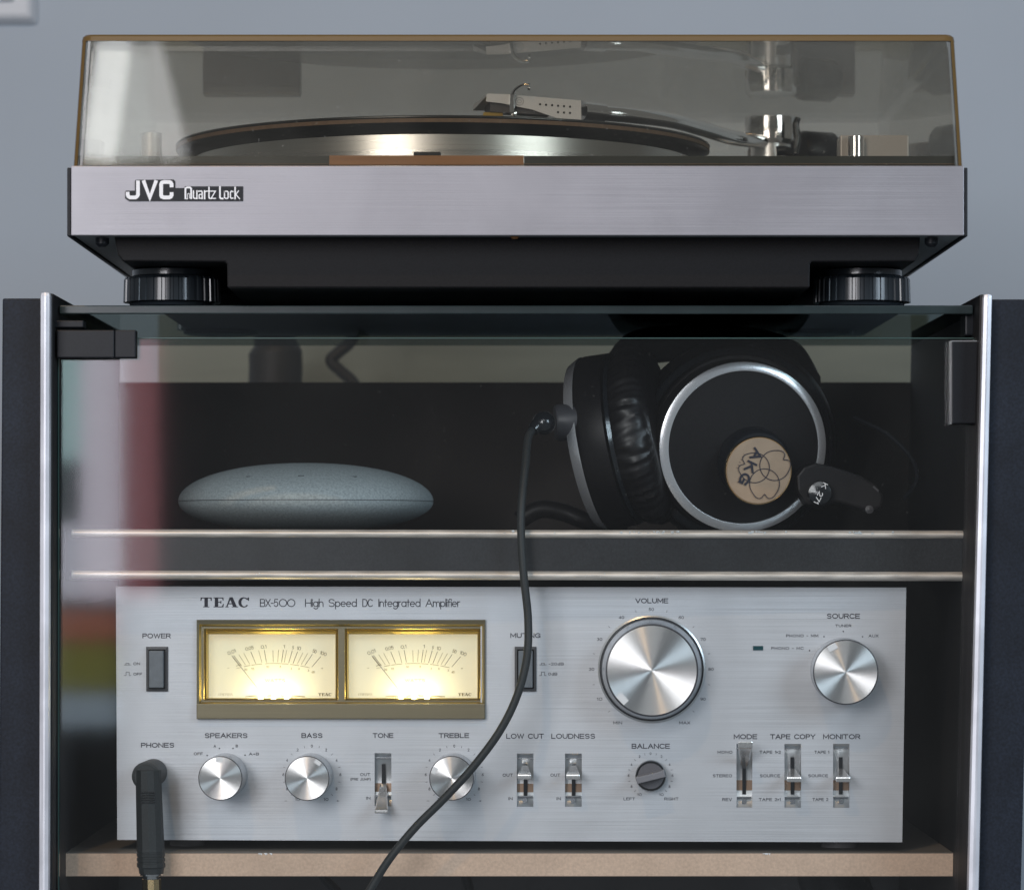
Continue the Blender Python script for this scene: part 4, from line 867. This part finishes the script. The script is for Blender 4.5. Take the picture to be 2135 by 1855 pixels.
for mi_, (x0, x1, y0, y1) in enumerate(WN):
    Ob = (424.5, 705, 1310, 1459.5) if mi_ == 0 else (718.5, 1001.5, 1310, 1459.5)
    I1 = (Ob[0]+4, Ob[1]-4, Ob[2]+5.5, Ob[3]-2.5)
    mb = MB(); frame_ring(mb, Ob, I1, -0.0006, -0.0020); frame_ring(mb, I1, (I1[0]+0.8, I1[1]-.8, I1[2]+.8, I1[3]-.5), -0.0020, -0.0012); frame_ring(mb, (I1[0]+0.8, I1[1]-.8, I1[2]+.8, I1[3]-.5), (x0, x1, y0, y1), -0.0012, -0.0030)
    frame_ring(mb, (x0, x1, y0, y1), (x0-1, x1+1, y0-1, y1+1), -0.0030, -DD)
    wnd = mb.build('meter_window', M['gold'], bz, label='left meter window' if mi_ == 0 else 'right meter window')
    mb = MB(); mb.add(aq(x0-4, x1+4, y0-4, y1+4, -DD - 0.0001), [(3,2,1,0)]); dial = mb.build('meter_dial', M['dial'], bz)
    ddp = -DD + 0.0002
    def DP(px, py, d): return AP(px, py, ddp + d)
    ox = 400 if mi_ == 0 else 400 + (1039.5 - 1080 + 1920) / 6.4 - 0.3    # second dial repeats the first, 293 px to the right
    ox = 400 + (0 if mi_ == 0 else 293.3)
    def C(x, y): return (ox + x / 6.4, 1230 + y / 6.4)
    mk, fa = MB(), MB()
    def arc(x): return 985 + (2030 - math.sqrt(2030**2 - (x - 1070)**2))
    def tick(mbx, xt, yt, wd):
        # from (xt,yt) toward the pivot (1080,1613) until the arc
        dx, dy = 1080 - xt, 1613 - yt; L_ = math.hypot(dx, dy); x, y = xt, yt
        while y < arc(x) - 22: x += dx/L_*4; y += dy/L_*4
        ribbon(mbx, DP, [C(xt, yt), C(x, y)], wd)
    for xt, yt in ((530,880),(760,830),(940,808),(1195,805),(1315,815),(1385,830),(1582,865),(1695,895)): tick(mk, xt, yt, 1.05)
    for xt, yt in ((515,900),(600,870),(665,850),(865,815),(1055,810),(1130,805),(1240,808),(1455,845),(1520,852)): tick(fa, xt, yt, 0.9)
    ribbon(mk, DP, [C(565,1018), C(628,1000)], 1.2)
    for a, b in ((670,750),(770,910),(955,1160),(1170,1260),(1290,1400),(1430,1545)): ribbon(fa, DP, [C(x, arc(x)) for x in [a + (b-a)*i/8 for i in range(9)]], 1.0)
    ribbon(fa, DP, [C(570,1050), C(622,1040)], 0.8)
    for s, x, y, a in (('0.01',500,832,-22),('0.05',740,780,-13),('0.1',930,762,-7),('1',1205,758,3),('5',1325,772,7),('10',1405,782,9),('50',1615,822,18),('100',1732,852,22)):
        cx_, cy_ = C(x, y); hw = (8.8 if len(s) == 4 else 5.8 if len(s) == 3 and '.' in s else 7 if len(s) == 3 else 4.2 if len(s) == 2 else 1.6)
        text(mk, DP, s, cx_-hw, cx_+hw, cy_, 7.2, 0.85, gap=0.2, rot=(cx_, cy_, R(a)))
    for s, x, y in (('20',690,1068),('15',785,1058),('10',985,1030),('5',1155,1028),('3',1300,1055),('0',1405,1058),('3',1530,1078),('dB',1595,1100)):
        cx_, cy_ = C(x, y); text(fa, DP, s, cx_-1.6*len(s), cx_+1.6*len(s), cy_, 4.5, 0.7, gap=0.3)
    cx_, cy_ = C(455, 1045); text(fa, DP, '-', cx_-2, cx_+2, cy_, 4, 0.8); cx_, cy_ = C(1715, 1050); text(fa, DP, '+', cx_-2, cx_+2, cy_, 6, 0.9)
    cx_, cy_ = C(1085, 1215); text(fa, DP, 'WATTS', cx_-21, cx_+21, cy_, 6.5, 0.9)
    for j in range(9):     # tiny unreadable part number at the lower left
        cx_, cy_ = C(330 + j * 21, 1398); ribbon(fa, DP, [(cx_, cy_-2), (cx_+0.9*(j % 3), cy_+2)], 0.8)
    serif(mk, *[C(1665, 0)[0], C(1840, 0)[0]], C(0, 1382)[1], C(0, 1420)[1], DP)
    mk.build('dial_marks', M['dialink'], dial, fix=False); fa.build('dial_fine_marks', M['dialink2'], dial, fix=False)
    def NP(px, py, d): return AP(px, py, -DD + 0.0025 + d)
    nb = MB(); ribbon(nb, NP, [C(512, 880), C(1000, 1500)], 1.0); nb.build('needle', M['ink'], dial, fix=False)
    mb = MB(); base = [C(690,1424), C(830,1412), C(990,1412), C(1080,1400), C(1160,1412), C(1330,1412), C(1490,1422), C(1490,1432), C(690,1432)]
    polyf(mb, NP, base, 0.0); mb.build('needle_guard', M['bezel'], dial, fix=False)
    mb = MB(); mb.add(aq(x0+.3, x1-.3, y0+.3, y1-.3, -0.0038), [(3,2,1,0)]); mb.build('meter_glass', M['mglass'], bz)
    # real lit bulbs at the foot of the dial
    for j, bxp in enumerate((-27, 0, 27)):
        l = bpy.data.lights.new('meter_bulb', 'POINT'); l.energy = 0.0115; l.color = (1.0, 0.85, 0.48); l.shadow_soft_size = 0.0012
        o = bpy.data.objects.new('meter_bulb', l); scn.collection.objects.link(o)
        p = C(1080, 1426); o.location = AP(p[0] + bxp, p[1] + 0, -DD + 0.0066)

# ================================================================== HEADPHONE PLUG, CABLE
zc = AP(312, 1700, 0.0265)
ad = thing('plug_adapter', 'black right-angle plug adapter pushed into the PHONES socket', 'adapter', (AP(322, 1608, 0.026).x, AP(322, 1608, 0.026).y, -0.2))
hc = AP(320.5, 1609.5, 0.0)
kk = 1.86 / F
mb = MB(); lathe(mb, [(0.0062, 0.0002), (0.0072, 0.0008), (0.0074, 0.030), (0.0072, 0.0320), (0.0064, 0.0322)], hc, AN, 48); hb = mb.build('adapter_head', M['rubber'], ad)
mb = MB(); lathe(mb, [(0.0061, 0.0323), (0.0061, 0.0330), (0.0058, 0.0332)], hc, AN, 48); mb.build('head_cap', M['rubber'], hb)
ax0 = W(309, 1600, 1.8605); ax1 = W(315.5, 1818, 1.8605)
axd = (ax1 - ax0).normalized(); Lb = (ax1 - ax0).length
def at_(py): return (py - 1600) / (1818 - 1600) * Lb
mb = MB(); prof = [(0.0066, at_(1604)), (0.0068, at_(1660)), (0.0070, at_(1720)), (0.0072, at_(1768))]
for q in (1774, 1784, 1794):
    prof += [(0.0073, at_(q)), (0.0070, at_(q+1)), (0.0070, at_(q+3.5)), (0.0074, at_(q+4.5))]
prof += [(0.0074, at_(1806)), (0.0066, at_(1809)), (0.0063, at_(1820))]
lathe(mb, prof, ax0, axd, 12, smooth=False); br = mb.build('adapter_barrel', M['rubber'], ad)
mb = MB()
for j in range(5):
    for sx in (-1, 1):
        y_ = 1650 + j * 5.2 - 0; hexa(mb, [W(308 + sx*8 + (-7), y_, 1.8530), W(308 + sx*8 + 7, y_, 1.8530), W(308 + sx*8 + 7, y_+2.2, 1.8530), W(308+sx*8-7, y_+2.2, 1.8530)], [W(308 + sx*8 - 6, y_, 1.856), W(308+sx*8+6, y_, 1.856), W(308+sx*8+6, y_+2.2, 1.856), W(308+sx*8-6, y_+2.2, 1.856)])
mb.build('grip_ridges', M['blackg'], br)
mb = MB(); lathe(mb, [(0.0060, at_(1820.5)), (0.0060, at_(1823.5)), (0.0044, at_(1824.5)), (0.0044, at_(1831))], ax0, axd, 32); mb.build('plug_collar', M['chrome'], ad)
cb = thing('headphone_cable', 'thin black headphone cable hanging in front of the amplifier', 'cable', W(1090, 1110, 1.853))
mb = MB(); lathe(mb, [(0.0050, at_(1831.5)), (0.0050, at_(1960))], ax0, axd, 10, smooth=False); mb.build('gold_plug', M['brass'], cb)
pts = crom([W(1112, 893, 1.884), W(1101, 915, 1.878), W(1095, 975, 1.866), W(1088, 1045, 1.8565), W(1086.5, 1110, 1.8535), W(1092, 1200, 1.852), W(1101, 1290, 1.852), W(1098.5, 1370, 1.850), W(1078, 1450, 1.849), W(1041, 1525, 1.8485),
      W(985, 1600, 1.8480), W(925, 1665, 1.8480), W(865, 1725, 1.8480), W(812, 1790, 1.8480), W(768, 1860, 1.849), W(690, 1990, 1.85), W(560, 2110, 1.852), W(400, 2130, 1.855), W(330, 2050, 1.86), W(319, 1955, 1.8605)], 12)
mb = MB(); tube(mb, pts, 0.0021, 14); mb.build('cable_lead', M['rubber'], cb)

# ================================================================== SMART SPEAKER
SC = Vector((W(638, 0, 1.98).x, 1.98, 0)); zbs = zt
sp = thing('smart_speaker', 'flat grey-green lens-shaped speaker on the black middle shelf', 'speaker', (SC.x, SC.y, zbs))
k = 1.98 / F; rs = 265.5 * k; zw = (CY - 1045) * k; ztop = (CY - 966) * k
up = [(rs * math.cos(a) ** 0.92 if math.cos(a) > 1e-6 else 0.0001, zw + 0.0002 + (ztop - zw) * math.sin(a) ** 1.02) for a in [R(90 * i / 22) for i in range(23)]]
lo = [(max(rs * math.cos(a) ** 0.85, 0.028) if math.cos(a) > 1e-6 else 0.028, zw - 0.0002 - (zw - zbs) * min(1, math.sin(a) ** 1.0)) for a in [R(90 * i / 18) for i in range(19)]]
mb = MB(); lathe(mb, up, SC, (0, 0, 1), 96); us = mb.build('upper_shell', M['fabric'], sp)
mb = MB(); lathe(mb, lo[::-1], SC, (0, 0, 1), 96); mb.build('lower_shell', M['fabric'], sp)
mb = MB(); lathe(mb, [(rs * 0.994, zw - 0.0004), (rs * 0.994, zw + 0.0004)], SC, (0, 0, 1), 96); mb.build('seam', M['darkgrey'], sp)
mb = MB()
for px in (533, 640, 746):
    X = (px - 638) * k; r_ = rs * 0.80; Yy = -math.sqrt(max(r_ * r_ - X * X * 0.9, 0)); rr = math.hypot(X, Yy)
    # height of the shell at radius rr
    zz = zw
    for j in range(len(up) - 1):
        if up[j][0] >= rr >= up[j+1][0]: u = (up[j][0] - rr) / (up[j][0] - up[j+1][0]); zz = up[j][1] + (up[j+1][1] - up[j][1]) * u
    bx(mb, (SC.x + X - 0.0016, SC.y + Yy - 0.0004, zz - 0.0002), (SC.x + X + 0.0016, SC.y + Yy + 0.0006, zz + 0.0002))
mb.build('microphone_slots', M['blackp'], us)

# ================================================================== HEADPHONES
hp = thing('headphones', 'black closed headphones with silver rings lying on the middle shelf', 'headphones', (W(1430, 0, 1.95).x, 1.96, zbs))
# right cup, facing the camera
n2 = Vector((0.16, -0.97, -0.10)).normalized()
Yr = 1.925; rc_ = W(1549, 932, Yr); kr = Yr / F
cup = MB(); lathe(cup, [(168*kr, -0.020), (182*kr, -0.012), (180*kr, -0.004), (177*kr, -0.001)], rc_, n2, 96); c1 = cup.build('ear_cup', M['hpmatte'], hp, label='ear cup facing the camera')
mb = MB(); lathe(mb, [(178*kr, -0.0010), (177.5*kr, 0.0002), (161.5*kr, 0.0017), (159.5*kr, 0.0016)], rc_, n2, 128, caps=False); mb.build('silver_ring', M['ring'], c1)
mb = MB(); lathe(mb, [(160*kr, 0.0004), (158.5*kr, 0.0013), (90*kr, 0.0026), (20*kr, 0.003), (0.0001, 0.003)], rc_, n2, 96); mb.build('cup_cover', M['hpmatte'], c1)
bc = W(1572, 966, Yr - 0.0035)
mb = MB(); lathe(mb, [(76*kr, -0.002), (74*kr, 0.0005), (70*kr, 0.0095), (66*kr, 0.0105)], bc, n2, 64); mb.build('cup_hub', M['blackp'], c1)
ec = W(1581, 981, Yr - 0.0165); ke = ec.y / F
mb = MB(); lathe(mb, [(71.5*ke, -0.001), (72*ke, 0.0002), (70*ke, 0.0012), (69*ke, 0.0010)], ec, n2, 72); eb = mb.build('emblem_badge', M['brass'], c1)
mb = MB(); lathe(mb, [(69*ke, 0.0010), (67.5*ke, 0.0015), (40*ke, 0.0018), (0.0001, 0.0019)], ec, n2, 72); mb.build('emblem_face', M['cream'], eb)
def EP(px, py, d):   # plane through the badge face, seen along the ray
    o_ = ec + n2 * 0.0022; dr = Vector(((px - CX) / F, 1, (CY - py) / F)); return dr * (o_.dot(n2) / dr.dot(n2)) + n2 * d
mb = MB()
def E(x, y): return (1460 + x / 4.69, 870 + y / 4.69)
for (cx_, cy_, phi) in ((728, 470, 34), (628, 648, 270), (530, 492, 158)):
    pts = []
    for i in range(73):
        th_ = 2 * math.pi * i / 72 + R(phi); dl = ((2 * math.pi * i / 72 + math.pi) % (2 * math.pi)) - math.pi
        r_ = 146 * (1 - 0.30 * math.exp(-(dl / 0.17) ** 2) + 0.07 * math.exp(-((abs(dl) - 0.5) / 0.3) ** 2))
        pts.append(E(cx_ + r_ * math.cos(th_), cy_ - r_ * math.sin(th_)))
    ribbon(mb, EP, pts, 1.6)
mb.build('emblem_print', M['ink'], eb, fix=False)
mb = MB()
def textdir(s, cx_, cy_, tot, h, w, ang, gap=0.35, d=0.00008, fr=None):
    text(mb, fr or EP, s, cx_ - tot/2, cx_ + tot/2, cy_, h, w, gap=gap, rot=(cx_, cy_, ang), d=d)
cx_, cy_ = E(490, 482); textdir('AKG', cx_, cy_, 82, 22, 4.5, R(116), d=0.0002, gap=0.42)
cx_, cy_ = E(378, 425); 
for j in range(6): 
    p0 = E(425 - j * 14, 358 + j * 26); ribbon(mb, EP, [p0, (p0[0] + 2.4, p0[1] + 1.2)], 0.7)
mb.build('emblem_letters', M['ink'], eb, fix=False)
# ear pad and outer shell of the same cup, behind it
mb = MB(); lathe(mb, [(150*kr, -0.062), (205*kr, -0.058), (218*kr, -0.046), (214*kr, -0.034), (205*kr, -0.028), (196*kr, -0.022), (180*kr, -0.019)], rc_ + Vector((0.002, 0, 0.004)), Vector((0.10, -0.99, 0.0)), 96)
mb.build('ear_pad', M['leather'], c1)
mb = MB(); lathe(mb, [(203*kr, -0.026), (206*kr, -0.022), (203*kr, -0.018), (190*kr, -0.016)], rc_ + Vector((0.0, 0, 0.002)), Vector((0.10, -0.99, 0.0)), 96, caps=False); mb.build('shell_rim', M['blackg'], c1)
# left cup seen from its edge
Yl = 1.955; kl = Yl / F
al = Vector((-0.955, 0.24, -0.17)).normalized()
lc = W(1245, 925, Yl)
def wr(tn, h): return 1 + (0.014 * math.sin(tn * 31 + 3.1 * math.sin(tn * 3.7 + h * 90) + 1.7 * math.sin(tn * 11)) * (0.4 + 0.9 * abs(math.sin(tn * 2.3 + 0.6))) + 0.010 * math.sin(tn * 57 + h * 300 + 2 * math.sin(tn * 7))) * (1 if -0.036 < h < -0.016 else 0.15)
cup = MB(); lathe(cup, [(165*kl, -0.0155), (181*kl, -0.0150), (183*kl, -0.002), (178*kl, 0.0)], lc, al, 128); c2 = cup.build('ear_cup', M['hpmatte'], hp, label='ear cup seen from its edge')
mb = MB(); lathe(mb, [(166*kl, 0.0001), (166*kl, 0.0060), (120*kl, 0.0070), (0.0001, 0.0072)], lc, al, 128); 
mb2 = MB(); lathe(mb2, [(183*kl, 0.0002), (182.5*kl, 0.0010), (172*kl, 0.0060), (166*kl, 0.0062)], lc, al, 128, caps=False); mb2.build('silver_ring', M['ring'], c2)
mb.build('cup_cover', M['hpmatte'], c2)
mb = MB(); prof = [(150*kl, -0.0156), (165*kl, -0.0165), (172*kl, -0.019), (182*kl, -0.023), (186*kl, -0.028), (181*kl, -0.033), (168*kl, -0.0365), (140*kl, -0.038)]
lathe(mb, prof, lc, al, 220, rf=wr); mb.build('ear_pad', M['leather'], c2)
mb = MB(); lathe(mb, [(174*kl, -0.0158), (179*kl, -0.0165), (174*kl, -0.0185)], lc, al, 128, caps=False); mb.build('pad_piping', M['blackg'], c2)
hub = W(1190, 880, Yl - 0.035)
mb = MB(); lathe(mb, [(0.0001, -0.004), (0.0098, -0.004), (0.0098, 0.007), (0.0088, 0.0085), (0.0001, 0.0085)], hub, Vector((-0.97, -0.1, -0.05)), 36); mb.build('cup_hub', M['darkgrey'], c2)
b_ = W(1134, 882, 1.887)
mb = MB(); lathe(mb, [(0.0062 * math.sin(R(a)) + 1e-5, -0.0062 * math.cos(R(a))) for a in range(0, 181, 15)], b_, (0.3, 0.2, 1), 28); mb.build('cable_socket', M['blackg'], c2)
mb = MB(); tube(mb, crom([b_, W(1120, 888, 1.885), W(1111, 897, 1.883)], 5), lambda u: 0.0048 - 0.0018 * u, 14); mb.build('strain_relief', M['blackg'], c2)
# headband: thin padded strap going over the back of the bay
mb = MB(); tube(mb, crom([W(1300, 760, 2.02), W(1330, 728, 2.03), W(1400, 716, 2.04), W(1500, 716, 2.05), W(1570, 722, 2.05), W(1640, 745, 2.04), W(1675, 800, 2.02)], 10), 0.0105, 16); mb.build('headband', M['leather'], hp)
mb = MB(); tube(mb, crom([W(1080, 1085, 2.00), W(1125, 1062, 2.00), W(1175, 1068, 2.0), W(1230, 1088, 2.0), W(1300, 1096, 2.01)], 8), 0.0050, 12); mb.build('headband', M['hpmatte'], hp, label='lower loop of the headband')
mb = MB(); tube(mb, crom([W(1780, 870, 1.99), W(1850, 905, 1.98), W(1900, 955, 1.97), W(1912, 1000, 1.96), W(1885, 1040, 1.95)], 8), 0.0012, 8); mb.build('band_wire', M['blackp'], hp)
# yoke arm with its round model tag
mb = MB(); Ya = 1.905
def arm_pts(L, d): return [W(x, y, Ya) + Vector((0, d, 0)) for x, y in L]
outl = [(1662, 992), (1676, 974), (1700, 966), (1738, 974), (1795, 992), (1828, 1012), (1842, 1034), (1838, 1056), (1818, 1066), (1788, 1058), (1742, 1046), (1712, 1058), (1680, 1050), (1664, 1022)]
n = len(outl); mb.add(arm_pts(outl, 0) + arm_pts([(1745 + (x-1745)*1.04, 1015 + (y-1015)*1.08) for x, y in outl], 0.012), [tuple(range(n))[::-1]] + [(i, (i+1) % n, (i+1) % n + n, i + n) for i in range(n)])
am = mb.build('yoke_arm', M['hpmatte'], hp, bevel=0.0012)
kc = W(1709, 1028, Ya - 0.001); nk = Vector((-0.05, -1, 0.0)).normalized()
mb = MB(); lathe(mb, [(27*kk, -0.001), (27*kk, 0.0045), (24*kk, 0.0062), (12*kk, 0.0070), (0.0001, 0.0072)], kc, nk, 40); tgm = mb.build('model_tag', M['blackg'], am)
mb = MB()
def KP(px, py, d): return W(px, py, Ya - 0.0084 - d)
text(mb, KP, 'K 271', 1710-23, 1710+23, 1029, 11, 1.7, gap=0.25, rot=(1711, 1029, R(116))); mb.build('tag_letters', M['white'], tgm, fix=False)
mb = MB(); mb.add([W(1822, 1012, Ya-.001), W(1833, 1022, Ya-.001), W(1831, 1026, Ya-.001), W(1819, 1015, Ya-.001)], [(0,1,2,3)])
lathe(mb, [(0.0001, 0), (0.0022, 0.0003), (0.0022, 0.002), (0.0001, 0.0024)], W(1812, 1062, Ya), (0, -1, 0), 16); mb.build('arm_screw', M['darkgrey'], am)

# ================================================================== cables seen in the gap behind the rack
cw = thing('signal_cable', 'dark blurred cables and plug hanging behind the rack at upper left', 'cable', W(570, 760, 2.42))
mb = MB(); tube(mb, crom([W(560, 690, 2.42), W(570, 712, 2.42), W(574, 735, 2.42), W(575, 765, 2.42), W(574, 800, 2.42)], 6), lambda u: 0.011 + 0.0072 * min(1, u * 2), 14); mb.build('plug_body', M['greyp'], cw)
mb = MB(); tube(mb, crom([W(745, 640, 2.42), W(735, 705, 2.42), W(705, 735, 2.42), W(690, 752, 2.42), W(712, 775, 2.42), W(738, 800, 2.42), W(760, 850, 2.42)], 6), 0.0042, 10); mb.build('cable_lead', M['greyp'], cw)
cw2 = thing('power_cord', 'dark cords crossing the grey gap under the fibreboard shelf', 'cable', W(690, 1850, 2.0))
mb = MB()
tube(mb, crom([W(655, 1800, 2.0), W(680, 1835, 2.0), W(720, 1880, 2.0), W(760, 1960, 2.0)], 6), 0.003, 10)
tube(mb, crom([W(960, 1800, 2.0), W(975, 1840, 2.0), W(985, 1900, 2.0)], 6), 0.003, 10)
tube(mb, crom([W(1730, 1800, 2.0), W(1740, 1840, 2.0), W(1760, 1900, 2.0)], 6), 0.02, 10)
mb.build('cord_lead', M['blackp'], cw2)
